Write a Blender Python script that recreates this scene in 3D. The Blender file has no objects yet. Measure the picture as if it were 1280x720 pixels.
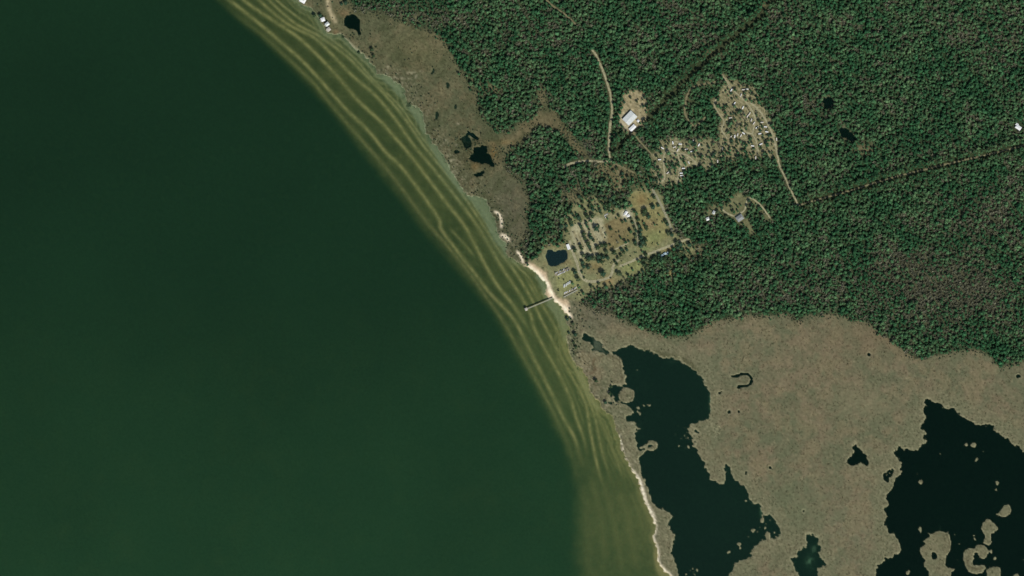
import bpy, math, random
import numpy as np
from mathutils import Vector

scene = bpy.context.scene
C = scene.collection
rnd = random.Random(7)
M_PX = 2.0                       # metres per map unit
R = math.radians

# ------------------------------------------------------------------ camera, light, exposure
cam = bpy.data.cameras.new('camera')
cam_o = bpy.data.objects.new('camera', cam)
C.objects.link(cam_o)
CAM_H = 12000.0
cam_o.location = (0, 0, CAM_H)
cam_o.rotation_euler = (0, 0, 0)
cam.sensor_width = 36
cam.lens = 36 * CAM_H / (1280 * M_PX)
cam.clip_start = 50
cam.clip_end = 60000
scene.camera = cam_o

SUN_EL, SUN_AZ = R(48), R(150)
world = bpy.data.worlds.new('World')
scene.world = world
world.use_nodes = True
wn = world.node_tree
sky = wn.nodes.new('ShaderNodeTexSky')
sky.sky_type = 'NISHITA'
sky.sun_disc = False
sky.sun_elevation = SUN_EL
sky.sun_rotation = SUN_AZ
wn.nodes['Background'].inputs['Strength'].default_value = 0.095
wn.links.new(sky.outputs[0], wn.nodes['Background'].inputs['Color'])
sun = bpy.data.lights.new('sun', 'SUN')
sun.energy = 3.95
sun.angle = R(0.5)
sun.color = (1.0, 0.955, 0.87)
sun_o = bpy.data.objects.new('sun', sun)
C.objects.link(sun_o)
sv = Vector((math.sin(SUN_AZ) * math.cos(SUN_EL), math.cos(SUN_AZ) * math.cos(SUN_EL), math.sin(SUN_EL)))
sun_o.rotation_euler = sv.to_track_quat('Z', 'Y').to_euler()
sun_o.location = (400, -700, 900)

scene.view_settings.view_transform = 'Standard'
scene.view_settings.look = 'None'
scene.view_settings.exposure = 0.0
scene.view_settings.gamma = 1.0
scene.cycles.volume_bounces = 0
scene.cycles.max_bounces = 6
scene.cycles.transparent_max_bounces = 12

def lin(r, g, b):
    f = lambda c: (c / 255 / 12.92) if c <= 10 else ((c / 255 + 0.055) / 1.055) ** 2.4
    return np.array((f(r), f(g), f(b)))

# ------------------------------------------------------------------ map rasters (plan of the place, 1 unit = 2 m)
X0, Y0, NW, NH = -120, -120, 1520, 960
GX, GY = np.meshgrid(np.arange(NW) + X0, np.arange(NH) + Y0)
GX = GX.astype(np.float32); GY = GY.astype(np.float32)
nrs = np.random.RandomState(11)
_fy = np.fft.fftfreq(NH)[:, None]; _fx = np.fft.rfftfreq(NW)[None, :]
_fr = np.sqrt(_fx ** 2 + _fy ** 2)

def blur(a, s):
    return np.fft.irfft2(np.fft.rfft2(a) * np.exp(-2 * (math.pi * s * _fr) ** 2), s=(NH, NW)).astype(np.float32)

def noise(lo, hi, beta=1.0):
    """band limited noise with features between lo and hi map units, unit variance"""
    w = np.fft.rfft2(nrs.randn(NH, NW))
    f = np.maximum(_fr, 1e-4)
    band = np.exp(-(f * lo * 0.5) ** 2) * (1 - np.exp(-(f * hi) ** 2)) / f ** beta
    n = np.fft.irfft2(w * band, s=(NH, NW))
    n -= n.mean()
    return (n / n.std()).astype(np.float32)

WX = noise(1.5, 5, .6) * 0.75 + noise(3, 9) * 0.9 + noise(8, 40) * 0.8
WY = noise(1.5, 5, .6) * 0.75 + noise(3, 9) * 0.9 + noise(8, 40) * 0.8
N_f = noise(1.6, 5, 0.5)
N_m = noise(4, 20)
N_l = noise(20, 140)
N_h = noise(2.5, 12, 0.8)
N_s = noise(2, 7, .6)
N_p = noise(2, 10, .9)
N_b = noise(10, 90, 1.2)

def poly(pts, warp=0.8):
    m = np.zeros((NH, NW), bool)
    pts = list(pts)
    xs = [p[0] for p in pts]; ys = [p[1] for p in pts]
    pad = int(5 * warp) + 2
    c0 = int(max(0, min(xs) - pad - X0)); c1 = int(min(NW, max(xs) + pad + 1 - X0))
    r0 = int(max(0, min(ys) - pad - Y0)); r1 = int(min(NH, max(ys) + pad + 1 - Y0))
    if c1 <= c0 or r1 <= r0:
        return m
    px = GX[r0:r1, c0:c1] + WX[r0:r1, c0:c1] * warp
    py = GY[r0:r1, c0:c1] + WY[r0:r1, c0:c1] * warp
    ins = np.zeros(px.shape, bool)
    n = len(pts)
    for i in range(n):
        (x1, y1), (x2, y2) = pts[i], pts[(i + 1) % n]
        if y1 == y2:
            continue
        a = max(0, int(min(y1, y2) - Y0 - r0 - pad)); b = min(r1 - r0, int(max(y1, y2) - Y0 - r0 + pad + 2))
        if b <= a:
            continue
        yy = py[a:b]
        cond = (y1 > yy) != (y2 > yy)
        xi = (x2 - x1) * (yy - y1) / (y2 - y1) + x1
        ins[a:b] ^= cond & (px[a:b] < xi)
    m[r0:r1, c0:c1] = ins
    return m

def smooth_line(pts, step=1.0):
    P = [np.array(p[:2], float) for p in pts]
    if len(P) == 2:
        n = max(2, int(np.linalg.norm(P[1] - P[0]) / step))
        return np.array([P[0] + (P[1] - P[0]) * t for t in np.linspace(0, 1, n + 1)])
    P = [2 * P[0] - P[1]] + P + [2 * P[-1] - P[-2]]
    out = []
    for i in range(1, len(P) - 2):
        a, b, c, d = P[i - 1:i + 3]
        n = max(1, int(np.linalg.norm(c - b) / step))
        for k in range(n):
            t = k / n
            out.append(0.5 * ((2 * b) + (c - a) * t + (2 * a - 5 * b + 4 * c - d) * t * t + (3 * b - a - 3 * c + d) * t ** 3))
    out.append(P[-2])
    return np.array(out)

def line(pts, sig, fade=0.0):
    """soft stroke, about 1 on the line"""
    L = smooth_line(pts, 0.5)
    a = np.zeros((NH, NW), np.float32)
    w = np.ones(len(L))
    if fade:
        k = np.linspace(0, 1, len(L)); w = np.clip(np.minimum(k, 1 - k) / fade, 0, 1)
    xi = np.round(L[:, 0] - X0).astype(int); yi = np.round(L[:, 1] - Y0).astype(int)
    ok = (xi >= 0) & (xi < NW) & (yi >= 0) & (yi < NH)
    seg = np.full(len(L), 0.0); seg[1:] = np.linalg.norm(np.diff(L, axis=0), axis=1)
    np.add.at(a, (yi[ok], xi[ok]), (w * seg)[ok])
    return np.clip(blur(a, sig) * sig * math.sqrt(2 * math.pi), 0, 1.2)

def disc(x, y, r, warp=0.5):
    return poly([(x + r * math.cos(t), y + r * math.sin(t)) for t in np.linspace(0, 2 * math.pi, 12, endpoint=False)], warp)

def gauss(x, y, rx, ry=None):
    ry = ry or rx
    return np.exp(-((GX - x) / rx) ** 2 - ((GY - y) / ry) ** 2)

def dist_to(pts):
    L = smooth_line(pts, 3.0).astype(np.float32)
    gx = GX[::8, ::8]; gy = GY[::8, ::8]
    d = np.full(gx.shape, 1e9, np.float32)
    for x, y in L:
        d = np.minimum(d, (gx - x) ** 2 + (gy - y) ** 2)
    d = np.sqrt(d)
    yi = np.minimum((np.arange(NH)) / 8, d.shape[0] - 1.001); xi = np.minimum(np.arange(NW) / 8, d.shape[1] - 1.001)
    y0 = yi.astype(int); x0 = xi.astype(int); fy = (yi - y0)[:, None]; fx = (xi - x0)[None, :]
    A = d[y0][:, x0]; B = d[y0][:, x0 + 1]; Cc = d[y0 + 1][:, x0]; D = d[y0 + 1][:, x0 + 1]
    return (A * (1 - fx) + B * fx) * (1 - fy) + (Cc * (1 - fx) + D * fx) * fy

def sample(a, x, y):
    fx = np.clip(np.asarray(x, float) - X0, 0, NW - 1.001); fy = np.clip(np.asarray(y, float) - Y0, 0, NH - 1.001)
    x0 = fx.astype(int); y0 = fy.astype(int); u = fx - x0; v = fy - y0
    if a.ndim == 3:
        u = u[..., None]; v = v[..., None]
    return (a[y0, x0] * (1 - u) + a[y0, x0 + 1] * u) * (1 - v) + (a[y0 + 1, x0] * (1 - u) + a[y0 + 1, x0 + 1] * u) * v

sstep = lambda x, a, b: (lambda t: t * t * (3 - 2 * t))(np.clip((x - a) / (b - a), 0, 1))

COAST = [(300, -130), (345, -40), (362, -15), (371, -2), (380, 6), (390, 10), (396, 15), (399, 22), (404, 31), (407, 39), (413, 42), (419, 44), (424, 40.5),
         (441, 57), (460, 74), (463, 79), (469, 84), (471, 92), (478, 93), (488, 96), (492, 103), (500, 105), (505, 112), (507, 122), (510, 131),
         (517, 134), (524, 134), (528, 142), (531, 150), (530, 158), (534, 167), (540, 177), (548, 186), (556, 200), (563, 214), (570, 224),
         (578, 236), (583, 243), (591, 246), (600, 246), (607, 250), (611, 258), (614, 268), (619, 272), (621, 283), (620, 290), (624, 297),
         (632, 303), (631, 310), (634, 318), (641, 325), (650, 329), (656, 331), (664, 336), (672, 343), (679, 350), (684, 357), (684, 362),
         (681, 366), (684, 370), (690, 372), (694, 376), (700, 380), (703, 386), (708, 393), (712, 397), (707, 400), (709, 407), (712, 414),
         (710, 421), (709, 431), (711, 440), (716, 450), (722, 458), (728, 463), (732, 470), (736, 480), (738, 490), (741, 497), (749, 500),
         (751, 510), (758, 515), (765, 520), (768, 528), (771, 539), (776, 550), (775, 560), (780, 568), (786, 578), (790, 588), (796, 597),
         (799, 606), (802, 616), (806, 628), (810, 636), (815, 645), (818, 655), (819, 664), (816, 672), (820, 680), (823, 688), (823, 700),
         (828, 710), (838, 720), (856, 738), (900, 790), (960, 850)]
CREEK = [(727, 425), (730, 418), (734, 418), (738, 422), (745, 424), (752, 425), (753, 430), (754, 437), (758, 441), (766, 441.5), (766, 444), (756, 443.5), (748, 441), (741, 441), (741, 434), (738, 429), (733, 427)]
LAKE_A = [(765, 441), (770, 437), (776, 434), (784, 434), (787, 429), (790, 434), (800, 438), (808, 439), (814, 440), (820, 443), (830, 447), (840, 447), (850, 450),
          (857, 455), (866, 462), (870, 466), (875, 470), (880, 477), (884, 485), (886, 490), (888, 500), (889, 512), (887, 522), (880, 526), (870, 528), (864, 530),
          (863, 540), (866, 548), (869, 556), (873, 565), (875, 572), (880, 578), (882, 587), (887, 593), (889, 600), (895, 602), (899, 606), (904, 607), (906, 600),
          (908, 592), (905, 586), (903, 583), (908, 581), (912, 582), (913, 590), (916, 597), (921, 602), (928, 606), (933, 612), (935, 619), (939, 628), (946, 630),
          (951, 633), (953, 640), (951, 652), (954, 653), (955, 645), (960, 643), (966, 648), (972, 655), (976, 664), (976, 671), (971, 671), (967, 675), (962, 671),
          (957, 671), (955, 676), (950, 678), (943, 682), (937, 690), (941, 696), (935, 697), (928, 699), (922, 702), (917, 706), (915, 712), (914, 718), (905, 726),
          (895, 745), (890, 860), (858, 860), (852, 740), (848, 720), (848, 712), (844, 704), (842, 697), (838, 693), (838, 686), (840, 680), (845, 673), (843, 669), (839, 663),
          (839, 657), (834, 655), (836, 651), (841, 648), (841, 645), (835, 640), (826, 637), (820, 633), (815, 625), (812, 618), (810, 610), (806, 603), (804, 597),
          (802, 586), (800, 578), (798, 572), (799, 566), (797, 560), (796, 550), (795, 543), (796, 535), (794, 530), (790, 528), (783, 527), (781, 523), (788, 519),
          (793, 516), (790, 510), (784, 507), (778, 505), (772, 500), (768, 492), (762, 486), (764, 481), (769, 480), (773, 484), (778, 482), (784, 480), (782, 474),
          (780, 462), (779, 453), (774, 446), (768, 443)]
LAKE_B = [(1155, 502), (1160, 498), (1164, 499), (1168, 504), (1172, 504), (1176, 507), (1180, 510), (1186, 511), (1193, 510), (1195, 516), (1198, 519), (1204, 521),
          (1212, 525), (1219, 531), (1226, 532), (1229, 530), (1231, 533), (1240, 532), (1243, 540), (1250, 541), (1256, 547), (1262, 550), (1266, 556), (1272, 558),
          (1277, 562), (1300, 572), (1420, 620), (1420, 860), (1086, 860), (1088, 760), (1094, 724), (1096, 716), (1095, 709), (1100, 706), (1108, 700), (1114, 697), (1118, 692), (1125, 692),
          (1126, 685), (1123, 672), (1120, 667), (1116, 665), (1110, 666), (1110, 662), (1106, 656), (1109, 648), (1107, 640), (1105, 635), (1112, 631), (1109, 623),
          (1109, 617), (1115, 610), (1117, 603), (1120, 597), (1125, 594), (1125, 589), (1125, 583), (1128, 580), (1126, 576), (1122, 572), (1119, 568), (1116, 563),
          (1123, 562), (1124, 558), (1128, 561), (1130, 563), (1134, 560), (1138, 563), (1145, 562), (1150, 559), (1153, 556), (1159, 555), (1158, 550), (1153, 549),
          (1154, 545), (1158, 543), (1156, 538), (1152, 535), (1153, 532), (1154, 525), (1157, 520), (1154, 515), (1156, 512), (1153, 509), (1162, 508), (1156, 505)]
NOOK = [(1104, 593), (1110, 588), (1118, 587), (1119, 591), (1112, 596), (1109, 604), (1106, 600)]
POND_S = [(1009, 672), (1010, 667), (1013, 670), (1020, 669), (1023, 678), (1025, 684), (1024, 690), (1026, 700), (1034, 704), (1029, 706), (1022, 711), (1024, 730), (1000, 730), (996, 712),
          (990, 700), (986, 699), (996, 697), (998, 690), (1004, 684), (1009, 680)]
POOL_M = [(1068, 554), (1070, 559), (1077, 561), (1079, 565), (1085, 570), (1086, 580), (1084, 583), (1080, 579), (1072, 580), (1060, 581), (1058, 573), (1066, 572), (1067, 565), (1066, 560)]
RING = [(914, 470), (921, 469), (927, 466), (936, 466.5), (941, 473), (940.5, 480), (935, 483), (927, 484), (921, 487), (922, 482), (930, 481.5), (936, 480), (938, 475), (935, 469), (928, 468.5), (922, 472), (914, 472)]
POND_N = [(596, 185), (601, 182), (606, 181), (609, 185), (610, 192), (614, 196), (615, 200), (618, 206), (616, 209), (611, 207), (606, 203), (603, 206), (598, 203), (598, 201), (590, 203), (587, 202), (583, 198), (588, 194), (592, 194), (592, 189)]
POND_N2 = [(591, 219), (597, 216), (603, 213), (606, 215), (603, 219), (597, 222)]
POND_N3 = [(577, 171), (584, 167), (589, 172), (591, 178), (588, 187), (580, 184), (576, 178)]
POND_TOP = [(430, 24), (433, 20), (440, 18), (447, 20), (450, 27), (449, 33), (450, 38), (452, 43), (449, 44), (446, 38), (441, 36), (434, 35), (430, 32)]
POND_PARK = [(682, 319), (684, 313), (688, 312), (691, 312.6), (692.5, 314.8), (695, 314.6), (697, 312.5), (703, 312), (708, 313), (710, 318), (709, 324), (704, 328), (697, 332), (691, 333), (686, 331), (684, 326)]
POND_F1 = [(1028, 122), (1035, 120), (1041, 124), (1041, 130), (1037, 136), (1031, 136), (1029, 130)]
POND_F2 = [(1048, 163), (1054, 160), (1060, 164), (1068, 168), (1074, 172), (1070, 175), (1060, 176), (1053, 172)]
SMALL_POOLS = [[(538, 92), (541, 84), (544, 85), (544, 90), (540, 94)], [(556, 103), (560, 102), (563, 106), (561, 112), (557, 109)], [(545, 140), (549, 136), (549, 145), (546, 150), (543, 149)],
               [(568, 132), (571, 130), (571, 136), (566, 138)], [(897, 491), (903, 488), (902, 492), (897, 494)], [(909, 513), (913, 512), (914, 516), (910, 518)],
               [(961, 584), (964, 583), (964, 587), (961, 587)], [(931, 592), (934, 588), (935, 590), (933, 594)], [(1004, 637), (1006, 637), (1006, 640), (1004, 640)],
               [(1083, 442), (1088, 440), (1089, 444), (1084, 446)], [(1271, 469), (1275, 468), (1276, 472), (1271, 472)], [(566, 189), (572, 187), (576, 190), (569, 193)],
               [(836, 671), (832, 673), (834, 675)], [(922, 513), (925, 513), (925, 516), (922, 516)],
               [(583, 162), (588, 164), (594, 168), (599, 173), (597, 176), (591, 171), (585, 167)], [(1165, 692), (1168, 690), (1172, 695), (1170, 699), (1165, 699)]]
ISLANDS = [[(800, 558), (806, 556), (810, 551), (815, 550), (821, 552), (823, 558), (820, 563), (814, 564), (808, 563), (803, 568), (798, 571), (797, 566), (802, 563), (807, 560), (815, 559), (816, 556.5), (811, 556), (805, 560), (799, 562)],
           [(1162, 671), (1160, 666), (1165, 667), (1172, 664), (1180, 664), (1186, 668), (1189, 676), (1189, 685), (1186, 692), (1183, 696), (1182, 704), (1185, 710), (1190, 709), (1194, 712), (1189, 716), (1188, 740), (1160, 740), (1161, 714), (1155, 708), (1155, 703), (1158, 700), (1153, 697), (1151, 690), (1149, 685), (1152, 682), (1157, 680), (1154, 677), (1158, 673)],
           [(1226, 657), (1230, 652), (1235, 648), (1240, 651), (1247, 658), (1248, 662), (1243, 666), (1240, 668), (1239, 677), (1237, 683), (1233, 681), (1229, 678), (1232, 669), (1228, 666), (1227, 662)],
           [(1242, 642), (1249, 641), (1250, 637), (1256, 632), (1260, 629), (1265, 637), (1263, 643), (1257, 646), (1250, 645)],
           [(1204, 691), (1208, 686), (1213, 684), (1218, 686), (1221, 681), (1226, 680), (1232, 683), (1236, 689), (1233, 696), (1228, 699), (1224, 697), (1222, 690), (1217, 691), (1218, 698), (1215, 702), (1218, 707), (1224, 706), (1231, 706), (1232, 711), (1228, 716), (1220, 718), (1211, 716), (1207, 710), (1205, 702), (1204, 695)],
           [(1233, 712), (1240, 708), (1250, 709), (1251, 716), (1254, 740), (1235, 740)], [(1148, 660), (1151, 658), (1153, 663), (1152, 667), (1149, 664)]]
ISLETS = [(783.5, 493.5, 10.3), (1208, 555, 2.2), (1217, 556, 3.8), (1230, 563, 1.6), (1220.5, 574.5, 2.6), (1146, 592, 1.6), (1145, 595, 1.2), (1150.5, 602, 3), (1175, 568, 1.3), (1247, 604, 2.8),
          (1245, 613, 1.8), (1217.5, 670, 1.3), (1218, 674, 1.7), (1199, 680, 1.3), (1239, 690, 2.8), (1243.5, 698.5, 2.5), (1270, 723, 6), (1135, 716, 3), (1164, 662, 1.2), (1195, 655, 0.8),
          (803, 442, 1.5), (796, 463, 1.2), (805, 507, 1.6), (812, 507, 2.2), (808.5, 506, 1.2), (933, 627, 1.9), (941, 664, 3), (935, 671.5, 1.8), (924, 680, 3), (925, 685, 1.7), (911, 690, 2.2), (960, 668, 3.4), (968, 666, 1.5),
          (972, 668, 1.5), (958, 656, 1.8), (866, 711, 2), (871, 713, 1.6), (868, 717, 1.8), (858, 718, 2), (862, 714, 1.0), (1110, 563, 1), (1195, 669, 1), (1008, 684, 1.2), (1002, 688, 1.3), (1006, 694, 1.2), (997, 697, 1.5),
          (1112, 592, 1.2), (1107, 595, 1.1), (1196, 700, 1.2), (1262, 700, 1.0), (1279, 700, 1.6)]
for _ in range(60):
    ISLETS.append((rnd.gauss(862, 7), rnd.uniform(531, 562), rnd.uniform(0.6, 1.6)))
for _ in range(22):
    ISLETS.append((rnd.uniform(784, 800), rnd.uniform(505, 536), rnd.uniform(0.6, 1.6)))
for _ in range(14):
    ISLETS.append((rnd.gauss(963, 7), rnd.uniform(650, 672), rnd.uniform(0.6, 1.3)))

land = poly(COAST + [(1500, 900), (1500, -140)], 0.85)
bay_land = land.copy()
water_in = np.zeros_like(land)
for p in (CREEK, LAKE_A, LAKE_B, NOOK, POND_S, POOL_M, POND_N, POND_N2, POND_N3, POND_F1, POND_F2):
    water_in |= poly(p, 0.95)
for p in (RING, POND_TOP, POND_PARK):
    water_in |= poly(p, 0.25)
for p in SMALL_POOLS[:-1]:
    water_in |= poly(p, 0.35)
creek_line = line([(536, 105.5), (523, 105.5), (520, 114), (516, 124), (509, 132)], 0.8) > 0.6
water_in |= creek_line
for k in range(70):
    water_in |= disc(rnd.gauss(868, 4), rnd.uniform(532, 556), rnd.uniform(.6, 1.4), .4) if k > 50 else disc(rnd.gauss(893, 4), rnd.gauss(536, 4), rnd.uniform(0.5, 1.0), 0.3) if k < 14 else disc(rnd.uniform(760, 772), rnd.uniform(484, 505), rnd.uniform(0.6, 1.8), 0.4)
isl = np.zeros_like(land)
for p in ISLANDS:
    isl |= poly(p, 0.4)
for x, y, r in ISLETS:
    isl |= disc(x, y, r, 0.5)
isl &= ~poly(SMALL_POOLS[-1], 0.3)
dry = (land & ~water_in) | isl
L = blur(dry.astype(np.float32), 0.75)
lake_m = blur((water_in & ~isl).astype(np.float32), 1.0)

# ------------------------------------------------------------------ the sea bed: shelf, sand bars, ripples
DEEP = [(170, -100), (230, -42), (268, -2), (300, 29), (330, 53), (347, 70), (362, 86), (380, 104), (400, 126), (420, 150), (440, 176), (458, 200), (480, 227), (500, 252), (520, 281), (545, 312), (570, 340),
        (592, 365), (612, 390), (630, 420), (645, 446), (660, 474), (676, 504), (690, 532), (702, 556), (711, 580), (716, 605), (717, 640), (716, 680), (715, 720), (713, 860)]
shelf = poly(DEEP + [(1500, 860), (1500, -140)], 0.0)
d_sh = dist_to(COAST); d_de = dist_to(DEEP)
fr = d_sh / (d_sh + d_de + 1e-3)                   # 0 at the shore, 1 at the edge of the shelf
ys_ = sstep(GY, 560, 720)
shelf_s = blur(shelf.astype(np.float32), 4.5); shelf_s = shelf_s * (1 - ys_) + blur(shelf.astype(np.float32), 8) * ys_
trough = 1.22 + 0.62 * fr
trough = trough * (1 - ys_) + (0.85 + 0.5 * fr + 0.55 * sstep(GY, 620, 740)) * ys_
BARS = [([(255, -30), (285, -2), (305, 14), (326, 20 + 11), (360, 60), (380, 78), (411, 112), (435, 139), (460, 163), (483, 191), (501, 208), (522, 235), (548, 273), (551, 286), (570, 312), (592, 340), (611, 365), (632, 387), (647, 407), (667, 448), (674, 461), (692, 497), (704, 522), (718, 547), (724, 568), (730, 590)], 2.2, 1.0),
        ([(280, -30), (305, 0), (341, 25), (372, 46), (400, 72), (424, 98), (447, 125), (474, 150), (485, 162), (507, 187), (529, 215), (554, 248), (579, 280), (592, 303), (606, 330), (622, 357), (642, 382), (658, 407), (669, 424)], 2.1, 1.0),
        ([(300, -26), (325, 1), (360, 30), (393, 47), (416, 69), (442, 96), (467, 117), (492, 146), (516, 180), (541, 210), (566, 241), (593, 277), (611, 306), (628, 335), (649, 367), (663, 392), (667, 409), (680, 434), (698, 466), (712, 496), (720, 521), (730, 550), (736, 580)], 2.0, 0.95),
        ([(312, -26), (337, 1), (369, 29), (397, 44), (432, 69), (455, 92), (480, 117), (505, 147), (530, 183), (554, 212), (576, 240), (607, 286), (623, 312), (642, 337), (663, 371), (675, 396), (690, 425), (712, 466), (731, 502), (738, 540), (743, 565), (750, 595), (762, 628)], 1.9, 1.0),
        ([(322, -26), (348, 2), (380, 27), (407, 44), (440, 70), (467, 100), (500, 133), (514, 153), (536, 183), (560, 213), (584, 243), (598, 265), (614, 289), (630, 313), (648, 334), (661, 347), (672, 366), (684, 388)], 1.5, 1.0),
        ([(536, 178), (560, 207), (588, 243), (603, 263), (622, 292), (638, 315), (655, 334), (668, 350)], 1.2, .8), ([(698, 408), (711, 440), (726, 467), (738, 496), (748, 522), (757, 552)], 1.3, .8), ([(690, 440), (706, 470), (722, 506), (732, 540)], 1.3, .55),
        ([(640, 322), (655, 343), (669, 368), (682, 388), (696, 413), (708, 445), (721, 466), (742, 517), (752, 562), (762, 595), (770, 612)], 1.8, 0.9),
        ([(735, 486), (752, 528), (761, 551), (772, 579), (782, 605)], 1.7, 0.75), ([(752, 520), (764, 556), (772, 572), (784, 592)], 1.4, 0.65),
        ([(560, 283), (582, 307), (594, 322)], 1.8, 0.7),
        ([(736, 590), (748, 630), (754, 670), (757, 715)], 3.5, .5), ([(752, 600), (766, 645), (774, 690), (780, 725)], 3, .55), ([(726, 600), (733, 640), (735, 690), (736, 730)], 4, .4), ([(770, 605), (784, 645), (792, 690), (800, 725)], 3, .5), ([(786, 612), (798, 640), (806, 668)], 1.8, .6), ([(358, -2), (390, 22), (420, 48)], 1.2, 0.45), ([(355, -6), (385, 21), (415, 48), (440, 66)], 1.2, 0.5),
        ([(240, -30), (272, 2), (300, 24), (325, 42), (350, 65), (389, 101), (411, 128), (433, 154), (460, 184), (479, 206), (499, 231), (515, 253), (536, 281), (559, 307), (584, 338), (610, 375), (630, 404), (646, 433), (660, 458), (676, 487), (692, 517), (707, 551), (717, 582), (721, 620)], 2.4, 0.75)]
bars = np.zeros((NH, NW), np.float32)
for p, s, a in BARS:
    bars = np.maximum(bars, line(p, s * (1.0 if s > 1.95 and s < 2.5 else .92 if s < 1.95 else 1), 0.06 if a > 0.9 else 0.15) * a)
bars *= np.clip(1 + 0.16 * N_m + .1 * N_l, .55, 1.3) * (1 - 0.55 * sstep(GY, 565, 640))
ripple = 0.5 + 0.5 * np.cos(2 * math.pi * (d_sh + N_m * 0.5) / 5.2)
ripple *= np.exp(-((d_sh - 6) / 9) ** 2) * (1 - .75 * sstep(GY, 120, 260)) + 0.6 * np.exp(-((d_sh - 10) / 12) ** 2) * sstep(GY, 330, 420) * (1 - sstep(GY, 560, 620))
bars = np.clip(np.maximum(bars, ripple), 0, 1.15)
depth = trough * (1 - 0.82 * np.clip(bars, 0, 1.1))
near = np.exp(-(d_sh / 5.0) ** 2)
depth = depth * (1 - 0.75 * near) + 0.06
FLATS = [[(478, 93), (488, 96), (499, 107), (505, 118), (500, 122), (488, 109), (476, 98)], [(510, 133), (524, 135), (529, 146), (530, 158), (534, 168), (528, 164), (518, 148)],
         [(584, 244), (607, 250), (614, 268), (620, 284), (624, 297), (632, 305), (632, 316), (618, 300), (605, 276), (594, 258)], [(537, 174), (556, 200), (572, 228), (582, 242), (574, 238), (556, 212), (540, 186)],
         [(672, 342), (684, 357), (690, 372), (702, 386), (712, 400), (710, 412), (712, 432), (704, 424), (697, 404), (686, 386), (678, 366), (668, 345)], [(712, 440), (730, 470), (742, 500), (752, 512), (746, 514), (732, 492), (718, 462)],
         [(820, 676), (826, 700), (840, 722), (824, 722), (816, 700)]]
flats = np.zeros((NH, NW), np.float32)
for p in FLATS:
    flats = np.maximum(flats, poly(p, 0.5))
flats = blur(flats, 1.4)
depth = depth * (1 - 0.8 * flats) + 0.05 * flats
depth = 4.6 * (1 - shelf_s) + depth * shelf_s
depth = depth * (1 + 0.06 * N_l + .06 * N_m)

lake_depth = 2.6 + 0.3 * N_l
def lake_shallow(m, d):
    global lake_depth
    lake_depth = lake_depth * (1 - m) + d * m
lake_shallow(blur(poly(CREEK, 0.5).astype(np.float32), 1.2) * sstep(GX, 738, 743), 0.25)
lake_shallow(np.clip(gauss(1012, 702, 9, 14) + gauss(1018, 685, 5, 8), 0, 1) * (0.75 + 0.25 * np.clip(N_m, -1, 1)), 0.3)
_lm = blur(water_in.astype(np.float32), 2.5)
lake_shallow(sstep(_lm, .95, .6) * sstep(N_m + .4 * N_l, .2, 1.6) * .9, .45)
lake_shallow(sstep(N_l + .4 * N_m, 1.2, 2.6) * .6, 1.2)
lake_shallow(gauss(888, 500, 3, 20) + gauss(951, 640, 3, 9), 0.5)
lake_shallow(np.clip(gauss(823, 517, 4) * 0.6 + gauss(1175, 660, 2.2, 6) * .9, 0, 1), 0.7)
lake_shallow(gauss(840, 452, 10, 4), 0.9)
lake_shallow(blur(poly(POND_N3, 0.6).astype(np.float32), 1), 0.5)
lake_shallow(np.clip(sum(blur(poly(p, .4).astype(np.float32), .7) for p in SMALL_POOLS[:4]), 0, 1), 0.35)

# ------------------------------------------------------------------ what grows where
F_SOUTH = [(724, 374), (735, 380), (750, 386), (765, 392), (780, 399), (795, 406), (812, 412), (830, 419), (846, 420), (860, 418), (875, 410), (890, 402), (905, 398), (920, 395), (940, 391), (960, 394), (985, 390), (1000, 400), (1010, 394),
           (1030, 390), (1050, 393), (1062, 398), (1080, 401), (1090, 407), (1100, 415), (1110, 421), (1120, 429), (1135, 439), (1147, 445), (1160, 446), (1175, 442), (1190, 438), (1205, 435), (1225, 434), (1240, 445), (1252, 456), (1270, 452),
           (1285, 447), (1420, 440), (1420, -140)]
F_WEST = [(425, -140), (432, -5), (442, 6), (455, 12), (472, 14), (490, 20), (505, 28), (520, 31), (545, 40), (556, 52), (565, 66), (574, 82), (582, 97), (590, 108), (600, 116), (598, 128), (603, 142), (612, 154), (622, 168), (636, 162), (650, 152), (664, 145),
          (676, 134), (670, 128), (671, 112), (678, 104), (684, 112), (685, 132), (694, 136), (702, 146), (708, 156), (715, 164), (722, 174), (730, 186), (738, 194), (728, 200), (718, 188), (708, 176), (698, 166), (688, 160), (676, 158), (666, 164), (658, 176), (648, 184), (638, 190),
          (632, 200), (640, 214), (652, 224), (658, 236), (663, 252), (660, 270), (662, 285), (656, 300), (652, 312), (658, 322), (668, 326), (682, 320), (690, 330), (700, 345)]
forest = blur(poly(F_WEST + F_SOUTH, 1.5).astype(np.float32), 2.0)
PARK = [(705, 292), (700, 283), (708, 272), (712, 262), (722, 250), (738, 246), (752, 244), (762, 258), (784, 262), (787, 243), (797, 235), (806, 234), (816, 237), (826, 240), (832, 258), (840, 280), (844, 293), (858, 300), (868, 303), (870, 316), (862, 322), (850, 318), (838, 314),
        (826, 317), (815, 320), (805, 341), (790, 346), (778, 350), (768, 357), (748, 359), (738, 366), (724, 376), (712, 372), (700, 373), (690, 364), (684, 352), (682, 340), (670, 333), (664, 328), (676, 318), (678, 309), (695, 307), (709, 303)]
LOT = [(776, 120), (786, 113), (800, 112), (808, 118), (810, 130), (809, 146), (804, 155), (796, 164), (786, 167), (775, 156), (773, 142), (777, 130)]
CAMP_N = [(902, 91), (914, 98), (928, 104), (944, 110), (948, 124), (957, 138), (967, 156), (972, 178), (976, 208), (968, 206), (958, 196), (944, 196), (930, 199), (916, 201), (902, 200), (895, 190), (897, 170), (900, 152), (890, 134), (893, 118), (903, 112), (905, 102)]
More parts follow.
